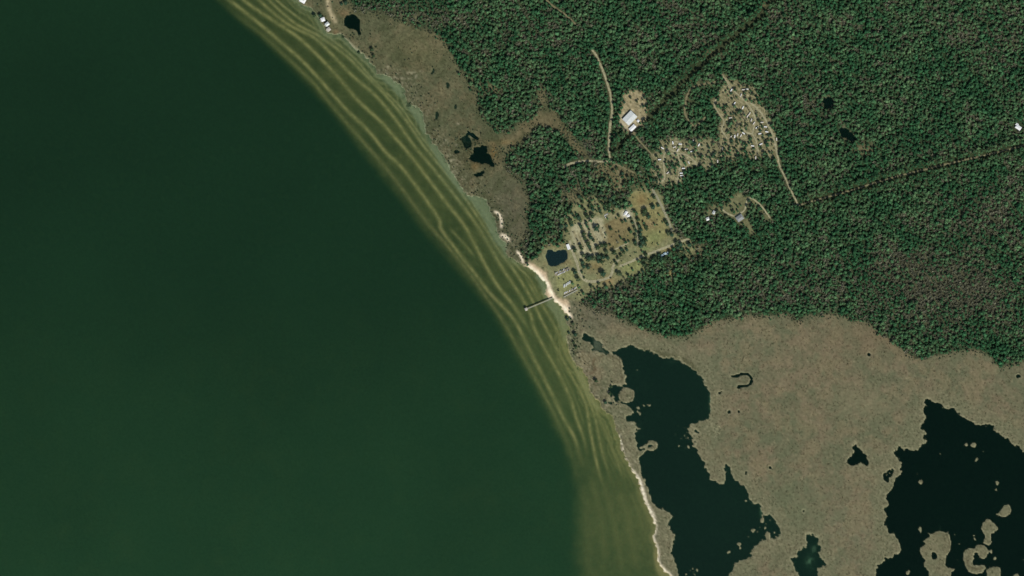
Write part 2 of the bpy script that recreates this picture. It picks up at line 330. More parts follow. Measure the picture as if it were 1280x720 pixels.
CAMP_W = [(822, 180), (830, 173), (845, 172), (860, 175), (872, 172), (884, 168), (893, 176), (897, 194), (895, 206), (886, 214), (876, 206), (868, 206), (858, 210), (856, 224), (846, 232), (828, 233), (817, 226), (813, 208), (815, 194)]
HOUSE_C = [(884, 262), (893, 255), (904, 259), (913, 247), (925, 241), (936, 243), (950, 255), (962, 268), (968, 277), (958, 275), (945, 262), (938, 256), (934, 262), (931, 268), (938, 278), (946, 292), (938, 293), (928, 282), (916, 272), (902, 267), (892, 272), (880, 272)]
JUNC = [(742, 206), (765, 202), (775, 207), (792, 213), (796, 218), (782, 222), (780, 240), (770, 246), (762, 226), (744, 214)]
STRIP = [(604, 182), (620, 176), (640, 170), (655, 156), (670, 146), (684, 140), (696, 142), (704, 154), (714, 166), (724, 180), (736, 196), (728, 199), (716, 186), (704, 170), (694, 162), (682, 157), (668, 160), (652, 176), (640, 183), (618, 184)]
def pm(p, w=1.0, b=1.2): return blur(poly(p, w).astype(np.float32), b)
park, lot, camp_n, camp_w, house_c, junc = pm(PARK), pm(LOT), pm(CAMP_N), pm(CAMP_W), pm(HOUSE_C), pm(JUNC)
TAN_PATCH = np.clip(gauss(616, 112, 11, 8) + gauss(677, 121, 5, 11) + gauss(716, 246, 10, 8) * .8 + gauss(1080, 186, 13, 7) + gauss(838, 341, 8, 5) + gauss(870, 315, 10, 8) * .9
                    + gauss(842, 334, 8, 3) * .6 + gauss(1062, 168, 12, 3) * .5 + gauss(1018, 130, 7, 6) * .4 + gauss(886, 66, 8, 5) * .6 + gauss(902, 68, 5, 4) * .5 + gauss(954, 6, 5, 4) * .8, 0, 1)
ROADS = {  # centre line, width, tone
    'n': ([(738, 60), (745, 69), (750, 80), (756, 95), (761, 110), (764, 125), (765, 140), (763, 155), (761.5, 170), (761, 185), (762, 195), (765, 203)], 3.6),
    'w': ([(760, 202), (748, 202), (735, 201), (724, 202), (712, 205), (703, 210)], 3.2),
    'nw': ([(676, -6), (684, 1), (692, 8), (705, 17), (713, 24), (722, 33)], 2.2),
    'lot': ([(791, 165), (800, 177), (812, 190), (819, 199)], 2.2),
    'cut': ([(764, 191), (777, 178), (790, 164)], 2.6),
    'cut2': ([(807, 151), (820, 137), (850, 106), (876, 82), (905, 56), (932, 34), (952, 16), (968, -8)], 2.6),
    'e': ([(998, 257), (1010, 253), (1060, 239), (1120, 221), (1180, 206), (1240, 192), (1290, 179), (1400, 150)], 2.8),
    'loop': ([(937, 128), (948, 137), (957, 150), (964, 164), (969, 180), (972, 195), (975, 209), (980, 219), (988, 237), (994, 249), (998, 257)], 2.6),
    'main': ([(862, 299), (853, 301), (840, 306), (820, 314), (800, 322), (784, 329), (774, 333)], 3.0),
    'park': ([(774, 324), (767, 331), (765, 340), (762, 346), (752, 350), (741, 352), (732, 350.5), (726, 344), (723, 336), (721, 328), (716, 315), (712, 300)], 3.2),
    'fieldside': ([(815, 235), (819, 243), (826, 255), (833, 270), (838, 283), (841, 288)], 3.6),
    'rows': ([(791, 271), (795, 282), (797, 296), (797, 309)], 1.8),
    'jse': ([(766, 204), (776, 208), (786, 213), (793, 216)], 2.0),
    'jsouth': ([(768, 206), (773, 215), (776, 226), (773, 236), (766, 243), (758, 247)], 2.0),
    'stub': ([(768, 312), (778, 307), (786, 303)], 2.2),
    'camp1': ([(825, 228), (831, 222), (829.5, 206), (830, 194), (836, 186), (846, 190), (852, 180), (843, 176)], 2.4),
    'camp2': ([(846, 190), (850, 205), (848, 220), (846, 230)], 2.2),
    'camp3': ([(838, 192), (856, 193), (866, 200), (874, 209)], 2.2),
    'oval': ([(897, 102), (880, 105), (867, 109), (860, 117), (857, 128), (856, 140), (860, 149), (867, 157), (876, 153), (882, 146)], 2.6),
    'north1': ([(902, 93), (908, 101), (914, 110), (922, 118), (931, 126), (940, 138), (944, 150), (942, 160), (940, 167), (932, 165), (929, 160)], 2.4),
    'north2': ([(896, 122), (893, 132), (899, 142), (905, 152), (902, 162), (907, 170), (909, 174)], 2.4),
    'north3': ([(940, 167), (945, 176), (948, 190)], 2.2),
    'drive': ([(903, 262), (908, 266), (918, 270), (926, 266), (931, 262), (934, 250), (940, 248), (952, 258), (963, 273)], 2.4),
}
road_m = np.zeros((NH, NW), np.float32)
for k, (p, w) in ROADS.items():
    road_m = np.maximum(road_m, line(p, 3.2 if k in ('cut', 'cut2') else (2.9 if k == 'e' else w * 0.8)))
dens = forest * (1 - 0.97 * np.clip(park + lot, 0, 1)) * (1 - np.clip(camp_n + camp_w, 0, 1) * (.72 - .22 * np.clip(N_m, -1, 1.2))) * (1 - 0.8 * house_c) * (1 - 0.75 * junc) * (1 - 0.85 * TAN_PATCH)
cutm = np.maximum(line(ROADS['cut'][0], 4.5), line(ROADS['cut2'][0], 4.5)); cutm = np.maximum(cutm, line(ROADS['e'][0], 4.5))
thin = np.clip(gauss(805, 226, 42, 12) * .5 + gauss(900, 188, 18, 16) * .55 + gauss(868, 312, 20, 16) * .5 + gauss(905, 258, 42, 16) * .35 + gauss(768, 218, 26, 16) * .5 + gauss(720, 245, 24, 18) * .5 + gauss(862, 130, 6, 26) * .6 + gauss(880, 105, 20, 6) * .5
               + gauss(935, 212, 40, 10) * .3 + gauss(688, 300, 20, 12) * .4 + gauss(780, 352, 30, 8) * .3 + gauss(648, 250, 14, 50) * .3 + gauss(620, 160, 16, 16) * .3 + gauss(590, 100, 16, 30) * .3 + gauss(500, 22, 60, 14) * .3, 0, .85)
dens *= 1 - thin * np.clip(1 - .35 * N_m, .3, 1.5) * (1 - .9 * np.clip(cutm * 1.6, 0, 1))
dens = np.maximum(dens, .45 * np.clip(gauss(745, 252, 26, 11) * (1 - gauss(755, 266, 8, 4)) + gauss(852, 313, 13, 8) + gauss(880, 318, 10, 12) * .8 + gauss(832, 330, 16, 6), 0, 1) * forest)
dens *= 1 - sstep(road_m, 0.45, 0.75)
dens *= sstep(L, 0.6, 0.95)
dens *= 1 - sstep(gauss(709, 246, 9, 6) + gauss(700, 325, 16, 9), .3, .6) * 0.8
dens = np.maximum(dens, .98 * (cutm > .25) * (forest > .5) * (1 - sstep(road_m, 0.45, 0.75)) * (1 - np.clip(lot + camp_n, 0, 1)))
clumps = np.clip(gauss(915, 155, 10, 6) + gauss(937, 194, 8, 4) + gauss(905, 193, 5, 5) + gauss(842, 207, 5, 8) + gauss(948, 120, 4, 4) * .5 + gauss(958, 172, 6, 6) * .8 + gauss(912, 184, 10, 5) * .7 + gauss(826, 322, 8, 7) + gauss(848, 312, 8, 9) + gauss(806, 328, 5, 9), 0, 1)
dens = np.maximum(dens, clumps * 0.75 * (1 - sstep(road_m, .45, .75)))
# leafless grey-brown trees among the evergreens
bare = np.clip(0.10 + gauss(1190, 365, 110, 50) * 0.75 + gauss(1235, 270, 60, 35) * 0.5 + gauss(1120, 330, 50, 16) * .4 + gauss(1240, 45, 60, 40) * 0.3 + gauss(1115, 40, 40, 20) * .12 + gauss(975, 25, 25, 30) * 0.4 + gauss(880, 50, 30, 25) * 0.35
               + gauss(960, 372, 45, 14) * 0.3 + gauss(735, 388, 35, 14) * 0.8 + gauss(680, 50, 40, 30) * .2 + gauss(1010, 135, 35, 30) * 0.3 + gauss(780, 360, 35, 10) * .55 + gauss(500, 20, 60, 20) * 0.4 + gauss(640, 40, 90, 30) * .12 + gauss(1000, 345, 60, 25) * .3 + gauss(840, 15, 30, 18) * .3 + gauss(1150, 190, 60, 30) * .2
               + gauss(735, 190, 14, 18) * .8 + gauss(780, 180, 20, 16) * .35 + gauss(985, 100, 60, 40) * .12 + gauss(655, 250, 14, 60) * 0.35 + gauss(720, 230, 25, 15) * .35 + 0.07 * N_l + 0.05 * N_m - .05 + .6 * sstep(N_m + .8 * N_b, 1.1, 2.2), 0, 0.9) * (1 - .9 * np.clip(cutm * 1.5, 0, 1))

# ------------------------------------------------------------------ ground colours (soil and low plants, with shade painted into the cuts)
col = np.zeros((NH, NW, 3), np.float32)
def paint(m, c, a=1.0):
    global col
    m = np.clip(m * a, 0, 1)[..., None]
    col = col * (1 - m) + np.asarray(c, np.float32) * m
MARSH = lin(99, 97, 74)
col[:] = MARSH
paint(sstep(N_l, -0.4, 2.2), lin(107, 98, 75), 0.8)
paint(sstep(-N_l, -0.2, 2.0), lin(92, 95, 71), 0.7)
paint(gauss(1020, 480, 60, 70), lin(105, 97, 74), .6)
paint(gauss(1060, 660, 50, 50), lin(104, 103, 80), .6)
paint(gauss(900, 450, 60, 25), lin(110, 106, 82), .5)
paint(sstep(N_l + .5 * N_m, .2, 1.6), lin(112, 102, 80), .6); paint(sstep(-N_l - .5 * N_m, .2, 1.6), lin(88, 93, 69), .6); paint(sstep(N_m, .8, 2.4), lin(108, 102, 78), .3); paint(sstep(-N_m, .8, 2.4), lin(90, 91, 68), .4); paint(sstep(N_b, .1, 1.4), lin(115, 106, 80), .5); paint(sstep(-N_b, .1, 1.4), lin(92, 94, 70), .5)
paint(sstep(N_p, .9, 2.4) * (GY > 400), lin(124, 118, 90), .6); paint(sstep(-N_p, 1.0, 2.6) * (GY > 400), lin(76, 80, 54), .7)
paint(gauss(1000, 640, 30, 40), lin(92, 98, 72), .6); paint(gauss(1075, 505, 40, 22), lin(112, 108, 82), .5)
paint(gauss(1090, 420, 60, 25), lin(103, 92, 70), .5)
north = sstep(360 - GY, -30, 30)
paint(north, lin(81, 84, 60))
paint(north * sstep(N_l + .6 * N_m, -.5, 1.8), lin(92, 87, 63), .8)
paint(gauss(520, 62, 45, 25), lin(92, 90, 62), .7)
paint(gauss(640, 265, 26, 45), lin(84, 82, 64), .8)
paint(pm(STRIP, 1.2, 1.5), lin(102, 94, 68), .7)
paint(gauss(600, 195, 26, 20) * north, lin(82, 76, 50), .6)
paint(gauss(617, 191, 4, 8) + gauss(594, 208, 5, 5), lin(112, 94, 58), .8)
paint(gauss(628, 178, 18, 3), lin(118, 104, 70), .7)
paint(gauss(592, 190, 26, 24) * sstep(-N_s, .1, .9), lin(38, 44, 28), .85)
paint(gauss(420, 20, 14, 22), lin(98, 96, 68), .8)
paint(gauss(430, 17, 10, 5) + gauss(420, 40, 4, 3), lin(118, 98, 70), .7)
paint(gauss(716, 420, 9, 30), lin(80, 88, 62), .7)
paint(gauss(745, 395, 30, 16), lin(96, 92, 74), .6)
paint(gauss(985, 398, 14, 8), lin(88, 88, 66), .6)
west_edge = np.exp(-(np.maximum(d_sh - 4, 0) / 14) ** 2) * bay_land
paint(west_edge * sstep(N_s, .4, 1.6) * (GY > 85), lin(140, 134, 108), .75)
paint(west_edge * sstep(-N_s, .5, 1.7) * (GY > 85), lin(62, 62, 42), .8)
edge_l = sstep(blur(water_in.astype(np.float32), 16), .03, .22) * (GY > 395)
paint(edge_l, lin(104, 103, 78), .6)
paint(edge_l * sstep(N_s, .3, 1.8), lin(128, 124, 96), .6); paint(edge_l * sstep(-N_s, .5, 1.9), lin(72, 78, 54), .7)
for p, w_, c_ in (([(748, 446), (756, 444), (766, 446), (773, 450), (776, 458), (777, 468), (778, 476)], .7, (70, 66, 46)), ([(744, 447), (741, 455), (744, 462), (738, 468)], .9, (84, 70, 48)), ([(738, 436), (736, 428), (728, 430)], .6, (84, 78, 56)),
                  ([(775, 489), (776, 496), (780, 501), (787, 501), (791, 496), (791, 489), (786, 485)], .5, (88, 82, 62)), ([(922, 474), (926, 477), (933, 478), (936, 474), (931, 471)], .5, (80, 76, 56)),
                  ([(1166, 668), (1176, 666), (1184, 671), (1187, 679), (1186, 688)], .6, (82, 76, 56)), ([(1208, 698), (1211, 707), (1218, 711), (1228, 710)], .8, (82, 76, 56)), ([(1172, 673), (1180, 674), (1182, 681), (1178, 686)], .5, (86, 80, 60)),
                  ([(800, 436), (815, 438), (832, 444), (850, 447), (864, 456), (874, 466)], 2.2, (74, 76, 52)), ([(536, 98), (540, 104), (548, 108)], .5, (60, 58, 40)), ([(522, 140), (526, 148), (528, 156)], .9, (60, 62, 42)),
                  ([(617, 262), (620, 272), (621, 282), (619, 290)], 1.0, (72, 74, 50)), ([(985, 388), (990, 398), (998, 410)], .7, (74, 74, 52)), ([(724, 392), (745, 400), (760, 412)], .8, (74, 76, 54))):
    paint(line(p, w_), lin(*c_), .75)
rim = np.exp(-((L - 0.86) / 0.12) ** 2) * sstep(lake_m, 0.02, .2)
paint(rim * (GY > 400), lin(140, 136, 106), .8)
paint(north * sstep(N_b + .4 * N_s, .5, 1.8), lin(64, 70, 46), .6); paint(north * sstep(-N_b + .4 * N_s, .6, 1.8), lin(106, 100, 74), .5)
# forest floor and clearings
ff = sstep(blur(np.clip(dens, 0, 1), 1.5), 0.1, 0.6)
paint(ff, lin(46, 62, 40))
paint(ff * np.clip(bare * 1.4, 0, 1), lin(76, 77, 58))
paint(sstep(cutm, .1, .4) * forest * (1 - np.clip(lot + camp_n, 0, 1)), lin(52, 62, 40), .9)  # floor of the cuts painted darker, adding to the tree shade there
paint(sstep(thin, .1, .5) * ff * sstep(N_m + N_s, -1.2, 1.2), lin(106, 103, 74), .8)
paint(park, lin(114, 116, 82))
paint(park * sstep(N_m, -.2, 1.5), lin(120, 112, 80), .5)
paint(camp_n, lin(114, 110, 80)); paint(camp_w, lin(114, 112, 82)); paint(house_c, lin(102, 103, 73)); paint(junc, lin(104, 98, 70), .8); paint(lot, lin(140, 129, 97))
for m in (camp_n, camp_w, lot):
    paint(m * sstep(N_s, .2, 1.6), lin(160, 152, 120), .8); paint(m * sstep(-N_s, .6, 1.8), lin(82, 86, 58), .8)
paint(lot * gauss(784, 152, 12, 9), lin(166, 158, 132), .9)
paint(TAN_PATCH * (1 - park), lin(108, 101, 74), .85)
paint(gauss(838, 341, 8, 5), lin(136, 128, 84), .9)
FIELD_A = [(755, 283), (775, 272), (789, 279), (792, 300), (785, 304), (768, 312), (760, 310), (757, 295)]
FIELD_B = [(787, 243), (800, 238), (815, 243), (827, 262), (834, 285), (837, 294), (812, 311), (804, 302), (800, 285), (792, 268)]
FIELD_C = [(777, 331), (800, 321), (804, 337), (780, 346)]
LANES = [(713, 290), (716, 282), (727, 276), (738, 272), (752, 272), (755, 284), (759, 301), (748, 305), (746, 320), (733, 318), (727, 326), (719, 312)]
BEACHPARK = [(694, 344), (712, 335), (722, 338), (726, 350), (724, 358), (704, 368), (697, 362)]
paint(pm(FIELD_A, .6), lin(112, 103, 71)); paint(pm(FIELD_A, .6) * sstep(GX + GY, 1065, 1090), lin(112, 112, 74), .7)
paint(pm(FIELD_B, .6), lin(121, 117, 78)); paint(gauss(811, 281, 8, 6), lin(130, 110, 82), .6); paint(gauss(802, 250, 7, 9), lin(122, 100, 64), .6)
paint(pm(FIELD_B, .6) * gauss(818, 297, 14, 9), lin(112, 122, 78), .7); paint(gauss(806, 311, 7, 2), lin(92, 116, 66), .6)
paint(pm(FIELD_C, .6), lin(116, 120, 78)); paint(pm(LANES, .6), lin(152, 148, 117)); paint(pm(BEACHPARK, .6), lin(124, 126, 84))
for a, b in (((717, 288), (727, 316)), ((727, 280), (741, 316)), ((733, 276), (748, 306)), ((745, 276), (758, 306)), ((722, 290), (730, 310))):
    paint(line([a, b], 0.9), lin(106, 96, 66), .7)
paint(gauss(806, 258, 6, 1.6) * .8 + gauss(766, 270, 8, 3) * .5, lin(156, 148, 112))
paint(gauss(783, 268, 5.5, 4.5), lin(200, 194, 168), 1.1)
paint(line([(754, 283), (766, 276), (776, 271)], .7), lin(92, 78, 50), .8)
paint(gauss(760, 351, 9, 6), lin(132, 114, 78), .8); paint(gauss(744, 333, 8, 5), lin(130, 108, 68), .5); paint(gauss(835, 312, 9, 3), lin(132, 112, 70), .6)
paint(gauss(700, 327, 16, 3.5), lin(122, 106, 70), .6)
paint(gauss(692, 306, 12, 3), lin(132, 122, 84), .7)
# sand
BEACH = [(655, 330), (661, 328), (668, 331), (675, 336), (682, 340), (684, 347), (687, 355), (691, 364), (694, 371), (702, 374), (710, 375), (712, 384), (709, 388), (715, 397), (711, 398), (704, 388), (699, 381), (692, 376), (684, 371), (681, 367), (684, 361), (679, 351), (671, 343), (662, 335)]
beach = pm(BEACH, .5, .9)
paint(beach, lin(178, 158, 126))
sand = np.maximum.reduce([line([(659, 332), (668, 338), (677, 346), (683, 354), (687, 361)], 1.9), line([(686, 360), (689, 366), (692, 373), (697, 378), (704, 384), (708, 390), (714, 397)], 1.7), gauss(706, 385, 4.5, 3.5),
                          line([(618, 264), (624, 268), (627, 276), (626.5, 284)], 1.0) * .9, line([(626, 294), (631, 295), (636, 300)], 1.5), line([(646, 314), (651, 320), (654, 328)], 1.0) * .9])
south_sand = line([(775, 543), (777, 555), (780, 568), (785, 578), (791, 589)], .9) * sstep(N_f, -.4, .6) * .75
south_sand = np.maximum(south_sand, line([(791, 589), (797, 597), (801, 604), (804, 615), (808, 629), (813, 638), (817, 647), (819, 662), (816, 671), (820, 682), (822, 690), (822, 700), (827, 709), (836, 718), (852, 735)], 1.45) * (.75 + .25 * np.clip(N_f, -1, 1)))
paint(np.clip(sand, 0, 1) * 1.1, lin(232, 216, 186)); paint(south_sand * 1.15, lin(226, 214, 186))
paint(line([(424, 40.5), (441, 57), (460, 74)], .8), lin(140, 136, 108), .9)
paint(line([(409, -5), (411, 8), (414, 18), (420, 28)], 1.9), lin(168, 156, 122), .9)
for k in range(110):
    x, y = rnd.uniform(738, 790), rnd.uniform(470, 520)
    if k % 2: paint(gauss(x, y, rnd.uniform(1, 2.6), rnd.uniform(.8, 2)) * dry, lin(58, 66, 44), .55)
for k in range(80):
    x, y = rnd.choice([(rnd.gauss(505, 12), rnd.gauss(92, 6)), (rnd.gauss(560, 30), rnd.gauss(190, 20)), (rnd.gauss(565, 6), rnd.gauss(202, 8)), (rnd.uniform(760, 800), rnd.uniform(510, 600)), (rnd.uniform(720, 760), rnd.uniform(440, 520))])
    paint(gauss(x, y, rnd.uniform(.8, 2), rnd.uniform(.6, 1.4)) * dry, lin(158, 152, 124), .55)
# bars and lake floors
BED = np.array((.355, .335, .13))
bayw = (~bay_land).astype(np.float32)
bayb = blur(bayw, .8)
bed = np.zeros_like(col); bed[:] = BED
t = np.clip((near * .8 + .45 * np.exp(-(d_sh / 17) ** 2)) * sstep(GY, 360, 300) + flats, 0, 1)[..., None]; bed = bed * (1 - t) + lin(142, 152, 118) * t
t = sstep(shelf_s, .75, .1)[..., None]; bed = bed * (1 - t) + np.array((.05, .09, .05)) * t
t = (np.clip(np.exp(-((fr - .86) / .1) ** 2) * shelf_s * .5 + .35 * sstep(N_l, .4, 1.8) * fr, 0, .6) * sstep(GY, 90, 260))[..., None]; bed = bed * (1 - t) + np.array((.25, .215, .09)) * t
t = (sstep(GY, 330, 470) * .75)[..., None]; bed = bed * (1 - t) + np.array((.365, .325, .128)) * t
t = (ys_ * sstep(GX, 790, 815) * .6)[..., None]; bed = bed * (1 - t) + np.array((.30, .25, .12)) * t
t = (sstep(GY, 520, 640) * .7)[..., None]; bed = bed * (1 - t) + np.array((.36, .285, .115)) * t
wmix = sstep(bayb, .45, .75)[..., None]
col = col * (1 - wmix) + bed * wmix
lmix = sstep(lake_m, .5, .9)[..., None]
lb = np.zeros_like(col); lb[:] = (.05, .085, .05)
t = np.clip(blur(poly(CREEK, .5).astype(np.float32), 1) * sstep(GX, 738, 743), 0, 1)[..., None]; lb = lb * (1 - t) + lin(112, 116, 96) * t
t = np.clip(gauss(1012, 702, 10, 16) + gauss(888, 500, 4, 22) + gauss(951, 640, 4, 10), 0, 1)[..., None]; lb = lb * (1 - t) + np.array((.12, .24, .14)) * t
col = col * (1 - lmix) + lb * lmix
quiet = 1 - .55 * sstep(GY, 390, 430) * sstep(GX, 800, 860)
g = np.exp(np.clip(.085 * N_f * quiet + .075 * N_h * quiet + .04 * N_m * quiet, -.6, .6) * (1 - .75 * wmix[..., 0]))
col = np.clip(col * g[..., None], 0.004, .8)

# ------------------------------------------------------------------ heights
land_h = 1.1 + .25 * np.clip(N_l, -1, 1.5) + (.09 * N_f + .10 * N_h) * (1 - np.clip(park + lot + beach, 0, 1) * .7)
floor_d = np.where(bay_land & ~creek_line, lake_depth, depth)
s = sstep(L, .12, .88)
H = np.where(s > .5, (s - .5) * 2 * np.maximum(land_h, .35), (s - .5) * 2 * floor_d).astype(np.float32)
H = np.where(s < .5, np.minimum(H, -.04), H)

def wx(px): return (px - 640) * M_PX
def wy(py): return (360 - py) * M_PX
def gz(px, py): return float(sample(H, px, py))

# ------------------------------------------------------------------ helpers: materials, meshes, tags
def new_mat(name):
    m = bpy.data.materials.new(name); m.use_nodes = True
    nt = m.node_tree
    return m, nt, nt.nodes['Principled BSDF']

def plain(name, c, rough=.8, spec=.25, var=.12, scale=.6, metal=0.0):
    m, nt, b = new_mat(name)
    tc = nt.nodes.new('ShaderNodeTexCoord'); nz = nt.nodes.new('ShaderNodeTexNoise'); nz.inputs['Scale'].default_value = scale; nz.inputs['Detail'].default_value = 4
    nt.links.new(tc.outputs['Object'], nz.inputs['Vector'])
    mp = nt.nodes.new('ShaderNodeMapRange'); mp.inputs['From Min'].default_value = .3; mp.inputs['From Max'].default_value = .7; mp.inputs['To Min'].default_value = 1 - var; mp.inputs['To Max'].default_value = 1 + var
    nt.links.new(nz.outputs['Fac'], mp.inputs['Value'])
    mx = nt.nodes.new('ShaderNodeVectorMath'); mx.operation = 'SCALE'; mx.inputs[0].default_value = tuple(c)
    nt.links.new(mp.outputs[0], mx.inputs['Scale']); nt.links.new(mx.outputs[0], b.inputs['Base Color'])
    b.inputs['Roughness'].default_value = rough; b.inputs['Specular IOR Level'].default_value = spec; b.inputs['Metallic'].default_value = metal
    return m

def ground_material(name, v1=.2, v2=.16, bump=.4):
    m, nt, b = new_mat(name)
    at = nt.nodes.new('ShaderNodeAttribute'); at.attribute_name = 'soil'
    geo = nt.nodes.new('ShaderNodeNewGeometry')
    f = None
    for sc, v in ((.14, v1), (.035, v2)):
        nz = nt.nodes.new('ShaderNodeTexNoise'); nz.inputs['Scale'].default_value = sc; nz.inputs['Detail'].default_value = 4; nz.inputs['Roughness'].default_value = .65
        nt.links.new(geo.outputs['Position'], nz.inputs['Vector'])
        mp = nt.nodes.new('ShaderNodeMapRange'); mp.inputs['From Min'].default_value = .3; mp.inputs['From Max'].default_value = .7; mp.inputs['To Min'].default_value = 1 - v; mp.inputs['To Max'].default_value = 1 + v
        nt.links.new(nz.outputs['Fac'], mp.inputs['Value'])
        if f is None: f, n1 = mp.outputs[0], nz
        else:
            mu = nt.nodes.new('ShaderNodeMath'); mu.operation = 'MULTIPLY'; nt.links.new(f, mu.inputs[0]); nt.links.new(mp.outputs[0], mu.inputs[1]); f = mu.outputs[0]
    mx = nt.nodes.new('ShaderNodeVectorMath'); mx.operation = 'SCALE'; nt.links.new(at.outputs['Color'], mx.inputs[0]); nt.links.new(f, mx.inputs['Scale'])
    nt.links.new(mx.outputs[0], b.inputs['Base Color'])
    if bump:
        bp = nt.nodes.new('ShaderNodeBump'); bp.inputs['Strength'].default_value = bump; bp.inputs['Distance'].default_value = 1.0
        nt.links.new(n1.outputs['Fac'], bp.inputs['Height']); nt.links.new(bp.outputs[0], b.inputs['Normal'])
    b.inputs['Roughness'].default_value = .95; b.inputs['Specular IOR Level'].default_value = .05
    return m

def water_material(name, turbid, amount, absorb, dens_, silt=0.0):
    m = bpy.data.materials.new(name); m.use_nodes = True
    nt = m.node_tree; nt.nodes.clear()
    out = nt.nodes.new('ShaderNodeOutputMaterial')
    tr = nt.nodes.new('ShaderNodeBsdfTransparent'); df = nt.nodes.new('ShaderNodeBsdfDiffuse'); gl = nt.nodes.new('ShaderNodeBsdfGlossy'); gl.inputs['Roughness'].default_value = .18
    geo = nt.nodes.new('ShaderNodeNewGeometry')
    nz = nt.nodes.new('ShaderNodeTexNoise'); nz.inputs['Scale'].default_value = .0022; nz.inputs['Detail'].default_value = 5; nz.inputs['Roughness'].default_value = .45
    nt.links.new(geo.outputs['Position'], nz.inputs['Vector'])
    mp = nt.nodes.new('ShaderNodeMapRange'); mp.inputs['From Min'].default_value = .3; mp.inputs['From Max'].default_value = .7; mp.inputs['To Min'].default_value = .9; mp.inputs['To Max'].default_value = 1.1
    nt.links.new(nz.outputs['Fac'], mp.inputs['Value'])
    sx = nt.nodes.new('ShaderNodeSeparateXYZ'); nt.links.new(geo.outputs['Position'], sx.inputs[0])      # silt gets thicker southwards
    my = nt.nodes.new('ShaderNodeMapRange'); my.interpolation_type = 'SMOOTHSTEP'; my.inputs['From Min'].default_value = -900; my.inputs['From Max'].default_value = 300; my.inputs['To Min'].default_value = 1 + silt; my.inputs['To Max'].default_value = 1.0
    nt.links.new(sx.outputs['Y'], my.inputs['Value'])
    mm = nt.nodes.new('ShaderNodeMath'); mm.operation = 'MULTIPLY'; nt.links.new(mp.outputs[0], mm.inputs[0]); nt.links.new(my.outputs[0], mm.inputs[1])
    sc = nt.nodes.new('ShaderNodeVectorMath'); sc.operation = 'SCALE'; sc.inputs[0].default_value = turbid; nt.links.new(mm.outputs[0], sc.inputs['Scale']); nt.links.new(sc.outputs[0], df.inputs['Color'])
    n2 = nt.nodes.new('ShaderNodeTexNoise'); n2.inputs['Scale'].default_value = .25; n2.inputs['Detail'].default_value = 3; nt.links.new(geo.outputs['Position'], n2.inputs['Vector'])
    bp = nt.nodes.new('ShaderNodeBump'); bp.inputs['Strength'].default_value = .12; bp.inputs['Distance'].default_value = .5; nt.links.new(n2.outputs['Fac'], bp.inputs['Height'])
    nt.links.new(bp.outputs[0], gl.inputs['Normal']); nt.links.new(bp.outputs[0], df.inputs['Normal'])
    m1 = nt.nodes.new('ShaderNodeMixShader'); m1.inputs[0].default_value = amount
    nt.links.new(tr.outputs[0], m1.inputs[1]); nt.links.new(df.outputs[0], m1.inputs[2])
    fz = nt.nodes.new('ShaderNodeFresnel'); fz.inputs['IOR'].default_value = 1.33; nt.links.new(bp.outputs[0], fz.inputs['Normal'])
    m2 = nt.nodes.new('ShaderNodeMixShader'); nt.links.new(fz.outputs[0], m2.inputs[0]); nt.links.new(m1.outputs[0], m2.inputs[1]); nt.links.new(gl.outputs[0], m2.inputs[2])
    nt.links.new(m2.outputs[0], out.inputs['Surface'])
    va = nt.nodes.new('ShaderNodeVolumeAbsorption'); va.inputs['Color'].default_value = (*absorb, 1); va.inputs['Density'].default_value = dens_
    nt.links.new(va.outputs[0], out.inputs['Volume'])
    return m

def tag(o, label=None, cat=None, group=None, kind=None):
    if label: o['label'] = label
    if cat: o['category'] = cat
    if group: o['group'] = group
    if kind: o['kind'] = kind
    return o

class MB:
    def __init__(s): s.v, s.f = [], []
    def add(s, v, f):
        n = len(s.v); s.v += [tuple(p) for p in v]; s.f += [tuple(i + n for i in q) for q in f]; return s
    def box(s, x, y, z, sx, sy, sz, rz=0.0, top=1.0, bev=0.0):
        """box on base z; top<1 tapers it; bev chamfers the top edge"""
        c, n = math.cos(rz), math.sin(rz)
        rings = [(1, 0), (1, sz - bev), (top - (bev / max(sx, sy) * 2 if bev else 0), sz)] if bev else [(1, 0), (top, sz)]
        v = []
        for k, h in rings:
            for ux, uy in ((-1, -1), (1, -1), (1, 1), (-1, 1)):
                px, py = ux * sx / 2 * k, uy * sy / 2 * k
                v.append((x + px * c - py * n, y + px * n + py * c, z + h))
        f = [(3, 2, 1, 0)]
        for r in range(len(rings) - 1):
            a = r * 4
            f += [(a + i, a + (i + 1) % 4, a + 4 + (i + 1) % 4, a + 4 + i) for i in range(4)]
        a = (len(rings) - 1) * 4
        f.append((a, a + 1, a + 2, a + 3))
        return s.add(v, f)
    def cyl(s, x, y, z, r, h, n=8, top=1.0):
        v = []
        for k, zz in ((1, z), (top, z + h)):
            v += [(x + r * k * math.cos(2 * math.pi * i / n), y + r * k * math.sin(2 * math.pi * i / n), zz) for i in range(n)]
        return s.add(v, [tuple(range(n - 1, -1, -1)), tuple(range(n, 2 * n))] + [(i, (i + 1) % n, n + (i + 1) % n, n + i) for i in range(n)])
    def wheel(s, x, y, z, r, w, n=10):
        v = []
        for yy in (y - w / 2, y + w / 2):
            v += [(x + r * math.cos(2 * math.pi * i / n), yy, z + r * math.sin(2 * math.pi * i / n)) for i in range(n)]
        return s.add(v, [tuple(range(n)), tuple(range(2 * n - 1, n - 1, -1))] + [(i + n, (i + 1) % n + n, (i + 1) % n, i) for i in range(n)])
    def mesh(s, name, mat):
        me = bpy.data.meshes.new(name); me.from_pydata(s.v, [], s.f); me.materials.append(mat); me.update(); return me
    def build(s, name, mat, parent=None):
        o = bpy.data.objects.new(name, s.mesh(name, mat)); C.objects.link(o); o.parent = parent; return o

